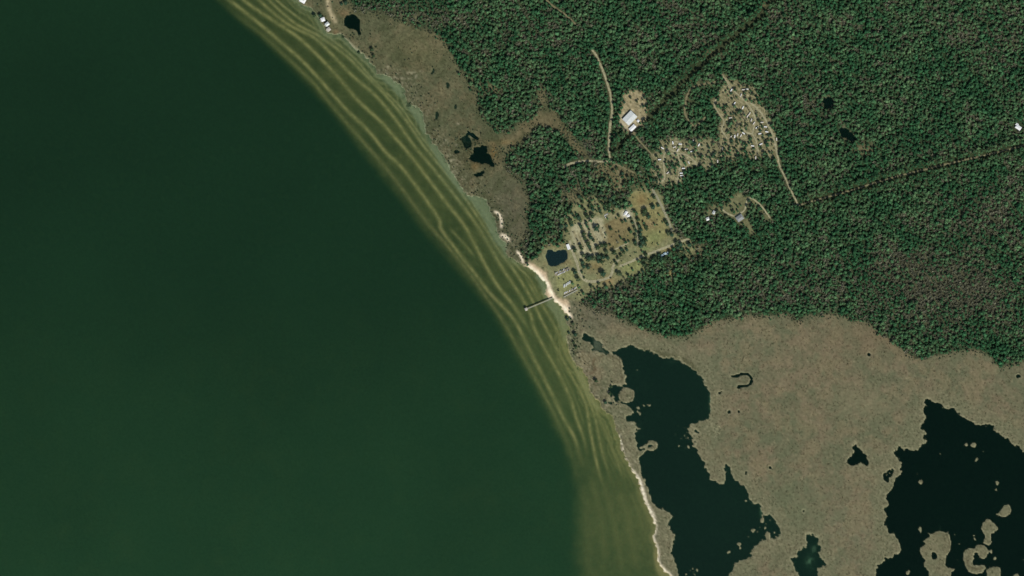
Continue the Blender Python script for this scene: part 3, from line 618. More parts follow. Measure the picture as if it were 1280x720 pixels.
def empty(name, x, y, z, rz=0.0):
    o = bpy.data.objects.new(name, None); o.location = (x, y, z); o.rotation_euler.z = rz; C.objects.link(o); return o

def copy_tree(o, parent=None):
    c = o.copy(); C.objects.link(c)
    if parent: c.parent = parent
    for ch in list(o.children): copy_tree(ch, c)
    return c

# ------------------------------------------------------------------ terrain: one sheet, split into sea bed, marsh, beach, woodland and park ground
STEP = 1.5
core_x = np.arange(-55, 1335 + STEP, STEP); core_y = np.arange(-55, 775 + STEP, STEP)
out_ = np.cumsum(3 * 1.28 ** np.arange(20))
gx_ = np.concatenate([core_x[0] - out_[::-1], core_x, core_x[-1] + out_]); gy_ = np.concatenate([core_y[0] - out_[::-1], core_y, core_y[-1] + out_])
TX, TY = np.meshgrid(gx_, gy_)
TZ = sample(H, TX, TY); TC = sample(col, TX, TY)
ny, nx = TX.shape
V = np.stack([wx(TX), wy(TY), TZ], -1).reshape(-1, 3)
TC = TC.reshape(-1, 3)
idx = np.arange(ny * nx).reshape(ny, nx)
Q = np.stack([idx[:-1, :-1], idx[1:, :-1], idx[1:, 1:], idx[:-1, 1:]], -1).reshape(-1, 4)
fx_ = (TX[:-1, :-1] + STEP / 2).ravel(); fy_ = (TY[:-1, :-1] + STEP / 2).ravel()
cls = np.zeros(len(Q), int)                                     # 0 marsh
cls[sample(np.clip(ff + park + lot + camp_n + camp_w + house_c + junc, 0, 1), fx_, fy_) > .5] = 1
cls[sample(np.clip(np.maximum(beach, np.maximum(sand, south_sand)), 0, 1), fx_, fy_) > .5] = 2
cls[sample(bayb, fx_, fy_) > .55] = 3
def grid_obj(name, faces, mat, label):
    u, inv = np.unique(faces, return_inverse=True)
    me = bpy.data.meshes.new(name)
    me.vertices.add(len(u)); me.vertices.foreach_set('co', V[u].astype(np.float32).ravel())
    me.loops.add(faces.size); me.loops.foreach_set('vertex_index', inv.reshape(-1).astype(np.int32))
    me.polygons.add(len(faces)); me.polygons.foreach_set('loop_start', np.arange(0, faces.size, 4, dtype=np.int32))
    me.polygons.foreach_set('use_smooth', np.ones(len(faces), bool))
    a = me.attributes.new('soil', 'FLOAT_COLOR', 'POINT')
    a.data.foreach_set('color', np.concatenate([TC[u], np.ones((len(u), 1))], 1).astype(np.float32).ravel())
    me.update(calc_edges=True); me.materials.append(mat)
    o = bpy.data.objects.new(name, me); C.objects.link(o)
    return tag(o, label, None, None, 'structure')
MG = ground_material('soil'); MSB = ground_material('sea_floor', .07, .06, 0); MS = ground_material('sand', .1, .1, .15); MM = ground_material('marsh_soil', .12, .07, .3)
grid_obj('marsh', Q[cls == 0], MM, 'flat grey brown tidal marsh with dark pools and lakes')
grid_obj('ground', Q[cls == 1], MG, 'woodland floor, sandy clearings and mown fields of the park')
grid_obj('beach', Q[cls == 2], MS, 'pale sand beach between the bay and the land')
grid_obj('sea_bed', Q[cls == 3], MSB, 'shallow sea floor with long curved sand bars along the shore')

# ------------------------------------------------------------------ water: each body a closed volume with its own turbidity
def water(name, pts, mat, label, z=0.0, depth_=8.0):
    n = len(pts)
    ar = sum(pts[i][0] * pts[(i + 1) % n][1] - pts[(i + 1) % n][0] * pts[i][1] for i in range(n))
    if ar > 0: pts = pts[::-1]
    v = [(wx(x), wy(y), z) for x, y in pts] + [(wx(x), wy(y), z - depth_) for x, y in pts]
    f = [tuple(range(n)), tuple(range(2 * n - 1, n - 1, -1))] + [(i, n + i, n + (i + 1) % n, (i + 1) % n) for i in range(n)]
    me = bpy.data.meshes.new(name); me.from_pydata(v, [], f); me.materials.append(mat); me.update()
    o = bpy.data.objects.new(name, me); C.objects.link(o)
    return tag(o, label, None, None, 'structure')
W_BAY = water_material('bay_water', (.021, .082, .030), .27, (.10, .17, .0), .5, .62)
W_LAKE = water_material('lake_water', (.012, .052, .026), .25, (.0, .12, .05), .9)
W_DARK = water_material('dark_lake_water', (.0, .020, .006), .25, (.0, .08, .02), 1.0)
W_POND = water_material('pond_water', (.022, .068, .066), .25, (.0, .1, .1), 1.0)
bay_cover = [(-900, -700), (-900, 1500), (1010, 1500), (965, 855)]
mid = [(1010, 900), (905, 785), (862, 738), (843, 717), (833, 705), (829, 690), (829, 672), (828, 660), (825, 648), (818, 638), (813, 628), (808, 616), (804, 604), (799, 592), (793, 580), (789, 568), (786, 556), (785, 545), (780, 532), (772, 518), (760, 505), (752, 490), (746, 478), (736, 464), (724, 450), (717, 432), (719, 415), (722, 405)]
coast_in = [(x + 9, y - 5) for x, y in COAST if y < 400][::-1]
water('bay_water', bay_cover[:3] + mid + coast_in + [(200, -700)], W_BAY, 'wide dark green bay, olive and streaked over the sand bars')
lake_cover = [(x + .5, y - .2) for x, y in mid[1:]] + [(740, 410), (765, 420), (800, 428), (850, 438), (880, 462), (898, 490), (896, 525), (905, 560), (925, 590), (960, 628), (985, 655), (985, 685), (960, 700), (935, 730), (910, 880), (905, 885)]
water('lake_water', lake_cover, W_LAKE, 'long dark green marsh lake behind the narrow shore strip')
water('lake_water', [(1092, 492), (1560, 492), (1560, 1000), (1030, 1000), (1066, 760), (1084, 700), (1098, 620)], W_DARK, 'near black marsh lake with small tan islands')
def box_cover(p, pad=4): xs = [q[0] for q in p]; ys = [q[1] for q in p]; return [(min(xs) - pad, min(ys) - pad), (max(xs) + pad, min(ys) - pad), (max(xs) + pad, max(ys) + pad), (min(xs) - pad, max(ys) + pad)]
for p, m, lb_ in ((POND_S, W_LAKE, 'milky green pond at the south end of the marsh'), (POOL_M, W_DARK, 'black three armed pool in the open marsh'), (RING, W_DARK, 'black ring shaped ditch round a marsh hummock'),
                  (POND_N, W_DARK, 'black ragged pond in the northern marsh'), (POND_N2, W_DARK, 'small black pond below the ragged northern pond'), (POND_N3, W_DARK, 'dark overgrown pond above the ragged northern pond'),
                  (POND_TOP, W_DARK, 'round black pond beside the shore houses'), (POND_PARK, W_POND, 'square dark teal pond behind the beach'),
                  (POND_F1, W_DARK, 'small round black pond deep in the woods'), (POND_F2, W_DARK, 'long black pond beside a clearing in the woods')):
    water('pond_water', box_cover(p, 3), m, lb_, 0.0)
for p in SMALL_POOLS[:-1]:
    if p[0][0] in (836, 583, 566): continue
    water('pool_water', box_cover(p, 2), W_DARK, 'tiny dark pool in the marsh grass', 0.0)['group'] = 'tiny marsh pools'
water('creek_water', [(507.5, 133), (512, 120), (518, 102), (539, 102), (539, 109), (526, 109), (520, 122), (513, 133.5)], W_DARK, 'thin dark creek winding out of the northern marsh', 0.0)
water('pond_water', box_cover(SMALL_POOLS[14], 1), W_DARK, 'chain of dark pools north of the ragged pond', -.003)
water('pool_water', box_cover(SMALL_POOLS[11], 2), W_DARK, 'tiny dark pool in the marsh grass', -.006)['group'] = 'tiny marsh pools'

# ------------------------------------------------------------------ roads: draped strips with ragged edges
def road(pts, w, mat, label, zoff=.12, name='dirt_road'):
    Lp = smooth_line(pts, 1.6)
    T = np.gradient(Lp, axis=0); T /= np.linalg.norm(T, axis=1)[:, None] + 1e-9
    Nn = np.stack([-T[:, 1], T[:, 0]], 1)
    v, f = [], []
    for i, (p, n) in enumerate(zip(Lp, Nn)):
        e = .25 if i in (0, len(Lp) - 1) else 1
        wl = w / 2 * (1 + .3 * rnd.uniform(-1, 1)) * e; wr = w / 2 * (1 + .3 * rnd.uniform(-1, 1)) * e
        for k in (-wl, -wl * .4, wr * .4, wr):
            q = p + n * k
            z = max(gz(q[0], q[1]), .1) + zoff + (.06 if abs(k) < w * .3 else 0)
            v.append((wx(q[0]), wy(q[1]), z))
        if i:
            a = i * 4
            f += [(a - 4 + j, a - 3 + j, a + 1 + j, a + j) for j in range(3)]
    me = bpy.data.meshes.new(name); me.from_pydata(v, [], f); me.materials.append(mat); me.update()
    for p in me.polygons: p.use_smooth = True
    if sum(p.normal.z for p in me.polygons) < 0: me.flip_normals()
    o = bpy.data.objects.new(name, me); C.objects.link(o)
    return tag(o, label, None, None, 'structure')
RC = plain('shade_darkened_track', lin(70, 74, 52), .95, .05, .25, .2); RD = plain('road_sand', lin(146, 142, 113), .95, .05, .25, .25); RG = plain('road_gravel', lin(134, 132, 108), .95, .05, .22, .25); RT = plain('road_track', lin(116, 112, 84), .95, .05, .25, .2)  # track in the cuts has shade put into its colour
RLAB = {'n': ('pale sand road running south through the woods', RD), 'w': ('pale road branching west from the woodland junction', RD), 'nw': ('narrow track crossing the north western woods', RT), 'lot': ('narrow path leading south east from the large pale roofed building', RT),
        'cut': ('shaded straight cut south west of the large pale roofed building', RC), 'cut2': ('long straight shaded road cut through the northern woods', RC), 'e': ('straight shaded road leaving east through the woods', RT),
        'loop': ('pale road along the east side of the north campground', RD), 'main': ('straight pale park road between the fields', RD), 'park': ('curving pale road round the south of the park', RD),
        'fieldside': ('pale road beside the eastern park field', RG), 'rows': ('narrow grey path between two rows of trees', RG), 'jse': ('faint track leading south east from the woodland junction', RT), 'jsouth': ('tan track winding south from the woodland road junction', RT), 'stub': ('short tan road south of the brown field', RD),
        'camp1': ('pale loop road in the west campground', RD), 'camp2': ('pale lane down the middle of the west campground', RD), 'camp3': ('pale lane across the west campground', RD), 'oval': ('thin oval loop road in the woods', RT),
        'north1': ('pale winding lane through the middle of the north campground', RD), 'north2': ('pale lane on the west side of the north campground', RD), 'north3': ('short pale lane in the south of the north campground', RD), 'drive': ('winding drive to the grey roofed house in the woods', RD)}
for i, (k, (p, w)) in enumerate(ROADS.items()):
    road(p, w * (.55 if k in ('cut', 'cut2') else .75 if k == 'e' else 1 if k in ('main', 'park') else .72 if k[:4] in ('camp', 'nort', 'n') else .8), RLAB[k][1], RLAB[k][0], .12 + .004 * i)

# ------------------------------------------------------------------ plants
def leaf_mat(name, base, attr, var=.25):
    m, nt, b = new_mat(name)
    at = nt.nodes.new('ShaderNodeAttribute'); at.attribute_name = 'tint'; at.attribute_type = attr
    geo = nt.nodes.new('ShaderNodeNewGeometry')
    nz = nt.nodes.new('ShaderNodeTexNoise'); nz.inputs['Scale'].default_value = .5; nz.inputs['Detail'].default_value = 2; nt.links.new(geo.outputs['Position'], nz.inputs['Vector'])
    mp = nt.nodes.new('ShaderNodeMapRange'); mp.inputs['From Min'].default_value = .3; mp.inputs['From Max'].default_value = .7; mp.inputs['To Min'].default_value = 1 - var; mp.inputs['To Max'].default_value = 1 + var
    nt.links.new(nz.outputs['Fac'], mp.inputs['Value'])
    sc = nt.nodes.new('ShaderNodeVectorMath'); sc.operation = 'SCALE'; nt.links.new(mp.outputs[0], sc.inputs['Scale'])
    if attr == 'INSTANCER': nt.links.new(at.outputs['Color'], sc.inputs[0])
    else: sc.inputs[0].default_value = tuple(base)
    nt.links.new(sc.outputs[0], b.inputs['Base Color'])
    b.inputs['Roughness'].default_value = .7; b.inputs['Specular IOR Level'].default_value = .12
    return m
BARK = plain('bark', (.09, .075, .055), .95, .05)
def crown_mesh(name, seed, r, h, base, n, mat, leaf=1.5, core=.72, lumps=5):
    q = random.Random(seed); mb = MB()
    blobs = [(0, 0, base + h * .55, r * .7, h * .42)]
    for k in range(lumps):
        a = 2 * math.pi * (k + q.random() * .7) / lumps; d = r * q.uniform(.4, .62)
        blobs.append((d * math.cos(a), d * math.sin(a), base + h * q.uniform(.3, .62), r * q.uniform(.38, .55), h * q.uniform(.24, .36)))
    for bx, by, bz, br, bh in blobs:                      # irregular dense hearts of the limbs
        v = []; m_, n_ = 4, 7
        for i in range(1, m_):
            for j in range(n_):
                th, ph = math.pi * i / m_, 2 * math.pi * (j + .5 * (i % 2)) / n_; k = core * q.uniform(.75, 1.1)
                v.append((bx + br * k * math.sin(th) * math.cos(ph), by + br * k * math.sin(th) * math.sin(ph), bz + bh * k * math.cos(th)))
        v += [(bx, by, bz + bh * core), (bx, by, bz - bh * core)]
        f = []
        for i in range(m_ - 2):
            for j in range(n_):
                a, b2 = i * n_ + j, i * n_ + (j + 1) % n_
                f.append((a, a + n_, b2 + n_, b2))
        t_ = (m_ - 1) * n_
        f += [(t_, j, (j + 1) % n_) for j in range(n_)] + [(t_ + 1, (m_ - 2) * n_ + (j + 1) % n_, (m_ - 2) * n_ + j) for j in range(n_)]
        mb.add(v, f)
    for k in range(n):                                    # leaf sprays
        bx, by, bz, br, bh = q.choice(blobs)
        d = Vector((q.gauss(0, 1), q.gauss(0, 1), q.gauss(.35, .8))).normalized(); rr = q.uniform(.75, 1.15)
        c = Vector((bx + d.x * br * rr, by + d.y * br * rr, bz + d.z * bh * rr))
        nn = (d + Vector((q.gauss(0, .5), q.gauss(0, .5), q.gauss(.2, .5)))).normalized()
        u = nn.orthogonal().normalized(); w_ = nn.cross(u); a = q.uniform(0, 6.28); u, w_ = u * math.cos(a) + w_ * math.sin(a), w_ * math.cos(a) - u * math.sin(a)
        l = leaf * q.uniform(.5, 1.0)
        mb.add([c - u * l * .6, c - w_ * l * .4 + nn * .1, c + u * l * .7, c + w_ * l * .4 + nn * .15], [(0, 1, 2, 3)])
    return mb.mesh(name, mat)
def trunk_mesh(name, seed, h, r):
    q = random.Random(seed); mb = MB(); mb.cyl(0, 0, -.3, r, h, 7, .55)
    for k in range(4):
        a = q.uniform(0, 6.28) + k * 1.57; L_ = h * .5; z = h * q.uniform(.6, .85)
        p0 = Vector((0, 0, z)); p1 = Vector((math.cos(a) * L_, math.sin(a) * L_, z + L_ * .7)); t_ = Vector((-math.sin(a), math.cos(a), 0)) * r * .3
        up = Vector((0, 0, r * .4))
        mb.add([p0 - t_, p0 + t_, p0 + up, p1], [(0, 1, 3), (1, 2, 3), (2, 0, 3)])
    return mb.mesh(name, BARK)

ML_T = leaf_mat('oak_foliage', (.040, .070, .030), 'GEOMETRY'); ML_T2 = leaf_mat('pine_foliage', (.035, .078, .042), 'GEOMETRY'); ML_T3 = leaf_mat('pale_foliage', (.075, .105, .050), 'GEOMETRY'); ML_I = leaf_mat('forest_foliage', (0, 0, 0), 'INSTANCER')
BARE_I = leaf_mat('bare_twigs', (0, 0, 0), 'INSTANCER', .2); REED_I = leaf_mat('reed_blades', (0, 0, 0), 'INSTANCER', .25)
CROWNS = {t: [crown_mesh('crown', 40 + 7 * k + o_, 5.0, 6.2, 2.6, 150, m, 1.5) for k in range(3)] for t, m, o_ in (('oak', ML_T, 0), ('pine', ML_T2, 1), ('pale', ML_T3, 2))}
TRUNKS = [trunk_mesh('trunk', 90 + k, 4.6, .38) for k in range(2)]

# parked campers: x, y, turn, colour
TRAILERS = [(828, 185.2, -35, 0), (841, 178.4, 100, 0), (850.2, 180.2, -5, 0), (847.2, 187.6, 60, 1), (824.4, 199.6, 2, 0), (864.9, 189.5, 3, 0), (873.6, 181.2, 60, 0), (854.2, 210.5, 2, 0), (851.6, 216.5, 3, 0), (852, 219.5, 2, 0), (897, 201.6, 90, 1), (834.8, 216, 40, 1), (866.3, 176.4, 80, 1), (843, 184, 20, 1), (857.8, 186.6, 10, 1), (861, 203.4, -60, 1),
            (914.2, 112.6, 60, 0), (926.4, 119, 70, 1), (933.6, 111.5, 3, 0), (929, 112.2, 5, 1), (918.2, 129.2, 55, 0), (928.6, 134.6, 65, 0), (937, 142, 60, 1), (939.2, 150, 70, 1), (942.4, 154, 55, 1), (946.2, 159.4, 35, 0), (956.8, 158.6, -5, 0), (958.4, 164.8, -10, 0), (949.8, 167.2, 10, 0), (918.4, 170.6, 82, 0), (914.2, 169.8, 70, 1), (929.4, 166.6, -35, 0), (940.6, 182.4, -6, 0), (951.2, 180.2, 20, 0), (970.6, 174, 95, 1), (903.4, 186, 95, 1), (944.6, 197.2, 85, 1), (922, 168.6, 75, 1), (926.2, 169.4, 65, 1), (952.4, 153, 0, 1), (913, 147.4, 10, 1), (934.6, 145.2, 60, 1)]
# trees standing on their own in the park and the campgrounds: (x, y, crown radius) on the plan
TREES = [(723.8, 245.8, 2.4), (732.4, 245.8, 2.4), (738, 244, 2), (744, 242, 2.6), (751, 241, 2.2), (748.5, 248.8, 2.6), (713.3, 260.4, 2), (714.4, 266.8, 1.9), (728.3, 252.5, 1.9), (727.9, 260, 2.2), (737.6, 254, 2.2), (736.9, 259.3, 2),
         (750, 263, 2), (751.5, 266.8, 1.8), (741, 262, 2.4), (740.3, 269.8, 2.9), (733.5, 270.5, 2.7), (723, 272.5, 2.8), (725.5, 275.5, 2.4), (732.8, 278, 1.8), (713.5, 277, 2.9), (714.8, 281.3, 2.3), (708, 282, 2.3), (702, 283.5, 2.9), (708.2, 288.5, 2.3),
         (725.5, 282.5, 2.2), (727.3, 286, 1.7), (745.5, 286.1, 3.2), (754.9, 249.5, 2), (756.8, 247.6, 1.8), (752.3, 254, 1.8), (758.3, 256.3, 2.4), (756.8, 262.3, 1.8), (766.5, 266, 2), (773.3, 269.8, 1.8), (777.8, 277.3, 1.8), (781.9, 276.1, 1.8),
         (767.3, 253.3, 2.2), (773.3, 257.8, 2), (772.5, 243.5, 2.4), (761, 260.5, 2), (763, 250, 2), (776, 250, 2.2), (729.8, 292.6, 2.8), (731, 297.6, 2.6), (736.5, 287.3, 1.4), (738, 297, 2.6), (741.8, 300.8, 2.2), (734.3, 303.8, 2.7), (736.8, 308.3, 2.4), (738.4, 313.1, 1.8),
         (725.6, 306.8, 2.1), (726.9, 311.2, 2.1), (718.1, 312.8, 2.8), (747, 309.8, 2.9), (752.3, 306.8, 2.5), (757, 306.8, 2.7), (757.8, 314.8, 2.9), (767.5, 316, 3.2), (763.5, 286.2, 2.2), (729, 319.5, 2.6), (736.5, 322.5, 3), (741.5, 323, 3), (748.5, 321, 3), (754, 321.8, 2.6),
         (759.5, 322, 2.4), (777, 312, 2), (779.5, 315.4, 2.2), (783.5, 312.6, 1.9), (762.5, 306, 1.5), (806.3, 263.5, 3.1), (804.5, 268, 2.6), (810.5, 271, 2.8), (816.2, 259, 3), (822.5, 257, 2), (817.3, 246.5, 2.2), (788.8, 273.6, 1.8), (790.3, 278.3, 1.9), (797.5, 274.3, 2.4),
         (798.8, 282.2, 2.2), (807, 283, 2.3), (808.2, 286.2, 2), (831.8, 276.5, 2.3), (834, 280.5, 2.2), (793, 285, 1.9), (794.8, 288.4, 1.9), (794, 294.8, 2.1), (793.6, 302.5, 2.2), (794.5, 306, 2), (800.9, 287.3, 2.2), (800.2, 292.5, 2.5), (801.2, 297.8, 2.7), (803.2, 303.2, 2.9),
         (800.8, 308, 2.6), (807, 300.5, 2.5), (806.2, 305.8, 2.4), (786, 288, 1.4), (785.8, 301.5, 1.4), (835.3, 291.8, 2.6), (839.8, 293.3, 2.6), (845.8, 303.5, 2.8), (850.3, 306, 3), (847, 309.5, 2.6), (842.3, 315.2, 2.6), (848.8, 317, 3), (855, 314.8, 2.8), (862.2, 306.3, 2.8),
         (862.6, 317, 2), (824, 318.6, 2), (848, 292.5, 2.4), (861.5, 289, 2.6), (754, 342.3, 3.5), (772.8, 342.2, 3), (775.5, 343, 2.3), (727.5, 340, 1.5), (730, 347.3, 1.5), (722.4, 349, 2.9), (748, 354.3, 1.7), (738.8, 358, 2), (768.8, 327.5, 1.9), (771, 330.5, 1.8), (772.5, 322.8, 2),
         (776.3, 319.4, 1.9), (735, 325, 2.6), (747.8, 326.6, 2.4), (752, 327.2, 2.4), (728.3, 328, 2.2), (729.8, 333.3, 2.4), (735, 334.5, 2.3), (807, 318.5, 2.4), (803.5, 324.5, 2.7), (808.6, 325.4, 2.8), (804.9, 331, 2.8), (809, 334, 2.4), (812.3, 328, 2), (803.3, 339.3, 1.9),
         (771.8, 360.3, 2.4), (776.3, 355, 2.2), (765, 358.6, 1.6), (718.4, 340.5, 2.7), (818.8, 322.5, 2.6), (822, 325.5, 2.6), (826.5, 323.5, 2.7), (831.3, 323, 2.7), (834.5, 326, 2.3), (815.8, 338.3, 2), (834.5, 338.3, 2.2), (841.3, 339, 2.4), (848.8, 332.3, 2.4), (860.8, 327, 2.4),
         (866, 322.5, 2), (875, 324.8, 3), (869.8, 303.8, 2.2), (672, 303, 2.6), (674, 308, 2.6), (668, 311, 2.4), (669.5, 315, 2), (658.5, 325.5, 1.7), (393, 19.6, 2.3), (400.5, 19.8, 2.4), (427, 5.5, 2), (432, 4, 2.4), (449, 66, 1.6), (465, 62, 2.4), (467, 70, 2), (709, 399, 2.1), (713.5, 398.6, 1.6), (716, 405, 2), (719, 418, 2.3), (717, 428, 1.7), (719.5, 434, 2.2), (711, 416, 1.5),
         (745, 476, 2.4), (764, 483, 1.8), (762, 492, 1.8), (757, 503, 2), (780, 128, 1.8), (788, 122, 1.6), (796, 127, 1.5), (804, 133, 1.8), (806, 122, 2), (812, 152, 3), (808, 158, 2.6), (797, 163, 2.2), (772, 163, 2), (909, 254, 2), (912.5, 252, 1.6), (914, 259, 1.7), (902, 260, 1.8), (936, 251, 2), (931, 245, 1.8), (897, 265, 2.6), (908, 271, 2.2), (934, 258, 2), (752, 225, 2), (757, 220, 2), (767, 214, 2), (771, 210.5, 2), (778, 217, 2), (785, 222, 2.4), (781, 229, 2.4), (764, 228, 2)]
cand = []
qr = random.Random(5)
for k in range(5000):
    x, y = qr.uniform(812, 980), qr.uniform(90, 236)
    inside = sample(np.clip(camp_n + camp_w, 0, 1), x, y)
    if inside < .5 or sample(road_m, x, y) > .5: continue
    if any((x - a) ** 2 + (y - b) ** 2 < (2.9 if sample(clumps, x, y) < .4 else 2.4) ** 2 for a, b, _ in cand): continue
    if qr.random() < .55 + .45 * float(sample(clumps, x, y)): cand.append((x, y, qr.uniform(1.1, 2.0)))
cand = cand[:max(0, 292 - len(TREES))]
TREES += cand
MARKS = [('the square pond behind the beach', 695, 322), ('the white shed by the pond', 710, 308), ('the brown park field', 772, 292), ('the pale pad with the washhouse', 783, 268), ('the eastern park field', 818, 280), ('the east end of the park road', 854, 301),
         ('the pale blue cabins', 831, 318), ('the large pale roofed building', 786, 148), ('the north tip of the north campground', 912, 100), ('the middle of the north campground', 932, 140), ('the lane junction in the north campground', 940, 167), ('the east road of the campground', 968, 178),
         ('the middle of the west campground', 846, 191), ('the south end of the west campground', 836, 226), ('the grey roofed house in the woods', 925, 271), ('the beach car park', 703, 339), ('the woodland road junction', 765, 201), ('the mown strip by the park road', 790, 334),
         ('the sandy turning area', 762, 351), ('the land end of the pier', 692, 373), ('the round black pond', 440, 28), ('the west side of the north campground', 902, 160), ('the bend of the west campground loop', 826, 200), ('the lanes west of the brown field', 736, 292), ('the round marsh hummock by the lake', 783, 493), ('the narrow marsh creek', 727, 424), ('the yellow clearing', 838, 341)]
DIRS = ['east', 'north-east', 'north', 'north-west', 'west', 'south-west', 'south', 'south-east']
ORD = ['nearest', 'second nearest', 'third nearest', 'fourth nearest', 'fifth nearest', 'sixth nearest', 'seventh nearest', 'eighth nearest', 'ninth nearest', 'tenth nearest', 'eleventh nearest', 'twelfth nearest']
def direction(x, y, lx, ly): return DIRS[int(round(math.degrees(math.atan2(ly - y, x - lx)) / 45)) % 8]
def rank_labels(items, noun):
    out = []
    for i, (x, y) in enumerate(items):
        best = None
        for nm, lx, ly in MARKS:
            d = (x - lx) ** 2 + (y - ly) ** 2; dr = direction(x, y, lx, ly)
            rk = sum(1 for j, (a, b) in enumerate(items) if j != i and direction(a, b, lx, ly) == dr and (a - lx) ** 2 + (b - ly) ** 2 < d)
            key = (rk + math.sqrt(d) / 12, nm, dr, rk)
            if best is None or key < best: best = key
        out.append('%s, %s on the %s of %s' % (noun(i), ORD[min(best[3], 11)], best[2], best[1]))
    return out
kinds = []
for i, (x, y, r) in enumerate(TREES):
    kinds.append('pale' if qr.random() < .1 else ('pine' if qr.random() < .45 else 'oak'))
labs = rank_labels([(x, y) for x, y, r in TREES], lambda i: {'oak': 'dark tree', 'pine': 'green tree', 'pale': 'pale tree'}[kinds[i]])
for i, (x, y, r) in enumerate(TREES):
    o = empty('tree', wx(x), wy(y), gz(x, y), qr.uniform(0, 6.28))
    sc_ = r * 1.22 * M_PX / 5.0
    o.scale = (sc_, sc_, sc_ * qr.uniform(.95, 1.25))
    for nm, me in (('trunk', TRUNKS[i % 2]), ('crown', CROWNS[kinds[i]][i % 3])):
        c = bpy.data.objects.new(nm, me); C.objects.link(c); c.parent = o
    tag(o, labs[i], 'tree', 'trees standing apart in the park, campgrounds and marsh edge')

# scattered masses: woods, leafless woods, reeds, scrub
def scatter(name, label, protos, X, Y, scale, tint, sx=None):
    n = len(X)
    me = bpy.data.meshes.new(name); me.vertices.add(n)
    co = np.stack([wx(X), wy(Y), np.maximum(sample(H, X, Y), 0)], -1)
    me.vertices.foreach_set('co', co.astype(np.float32).ravel())
    for nm, ty, arr in (('size', 'FLOAT', scale), ('turn', 'FLOAT', nrs.uniform(0, 6.28, n))):
        a = me.attributes.new(nm, ty, 'POINT'); a.data.foreach_set('value', np.asarray(arr, np.float32))
    a = me.attributes.new('pick', 'INT', 'POINT'); a.data.foreach_set('value', nrs.randint(0, len(protos), n).astype(np.int32))
    a = me.attributes.new('tint', 'FLOAT_COLOR', 'POINT'); a.data.foreach_set('color', np.concatenate([tint, np.ones((n, 1))], 1).astype(np.float32).ravel())
    me.update()
    o = bpy.data.objects.new(name, me); C.objects.link(o); tag(o, label, None, None, 'stuff')
    ng = bpy.data.node_groups.new(name + '_nodes', 'GeometryNodeTree')
    ng.interface.new_socket('Geometry', in_out='INPUT', socket_type='NodeSocketGeometry'); ng.interface.new_socket('Geometry', in_out='OUTPUT', socket_type='NodeSocketGeometry')
    N = ng.nodes; gi = N.new('NodeGroupInput'); go = N.new('NodeGroupOutput'); ip = N.new('GeometryNodeInstanceOnPoints'); jn = N.new('GeometryNodeJoinGeometry')
    for i, pm_ in enumerate(protos):
        po = bpy.data.objects.new(name + '_plant', pm_)
        oi = N.new('GeometryNodeObjectInfo'); oi.inputs['Object'].default_value = po; oi.inputs['As Instance'].default_value = True
        ng.links.new(oi.outputs['Geometry'], jn.inputs[0])
    def attr(nm, ty):
        a_ = N.new('GeometryNodeInputNamedAttribute'); a_.data_type = ty; a_.inputs['Name'].default_value = nm; return a_.outputs['Attribute']
    cx = N.new('ShaderNodeCombineXYZ'); ng.links.new(attr('turn', 'FLOAT'), cx.inputs['Z'])
    ng.links.new(gi.outputs[0], ip.inputs['Points']); ng.links.new(jn.outputs[0], ip.inputs['Instance']); ip.inputs['Pick Instance'].default_value = True
    ng.links.new(attr('pick', 'INT'), ip.inputs['Instance Index']); ng.links.new(cx.outputs[0], ip.inputs['Rotation']); ng.links.new(attr('size', 'FLOAT'), ip.inputs['Scale'])
    ng.links.new(ip.outputs[0], go.inputs[0])
    md = o.modifiers.new('plants', 'NODES'); md.node_group = ng
    return o
def jgrid(step, x0=-50, x1=1330, y0=-50, y1=770, jit=.48):
    xs, ys = np.meshgrid(np.arange(x0, x1, step), np.arange(y0, y1, step))
    xs = xs + nrs.uniform(-jit, jit, xs.shape) * step; ys = ys + nrs.uniform(-jit, jit, ys.shape) * step
    return xs.ravel(), ys.ravel()

X, Y = jgrid(2.55, jit=.85)
gap = np.clip(.98 + .10 * np.minimum(sample(N_h, X, Y) + .6, 0), 0, 1)
for hx_, hy_, hr_ in ((1272.5, 158.5, 6.5), (924.6, 272.6, 7), (884.6, 273.6, 3.6), (892.3, 265.6, 3.6), (787, 148, 12), (790.6, 160, 7), (830.5, 317.8, 5.5), (710.4, 308.6, 5), (378.6, 0, 7)): gap[(X - hx_) ** 2 + (Y - hy_) ** 2 < hr_ ** 2] = 0
for tr in TRAILERS: gap[(X - tr[0]) ** 2 + (Y - tr[1]) ** 2 < 3.4 ** 2] = 0
keep = nrs.rand(len(X)) < sample(dens, X, Y) * gap
X, Y = X[keep], Y[keep]
solo = np.ones(len(X), bool)
for a, b, r in TREES:
    solo &= (X - a) ** 2 + (Y - b) ** 2 > (r * .9 + 1.0) ** 2
X, Y = X[solo], Y[solo]
isb = nrs.rand(len(X)) < sample(bare, X, Y)
tall = (~isb) & (sample(cutm, X, Y) > .07) & (sample(np.clip(camp_n + lot, 0, 1), X, Y) < .1)
xt, yt = X[tall], Y[tall]
xe, ye = X[~isb & ~tall], Y[~isb & ~tall]; xb, yb = X[isb], Y[isb]
ev = [crown_mesh('forest_crown', 200 + k, 4.3, 7.6, 3.2, 84, ML_I, 1.5, .8, 4) for k in range(5)]
def tints(n, a, b, xs, ys, jit=.3):
    t = np.clip(.42 + .2 * sample(N_l, xs, ys) + .26 * sample(N_b, xs, ys) + .12 * sample(N_m, xs, ys) + .2 * nrs.randn(n), 0, 1.25)[:, None]
    return np.clip((np.array(a) * (1 - t) + np.array(b) * t) * np.exp(jit * nrs.randn(n, 1)), .004, .5)
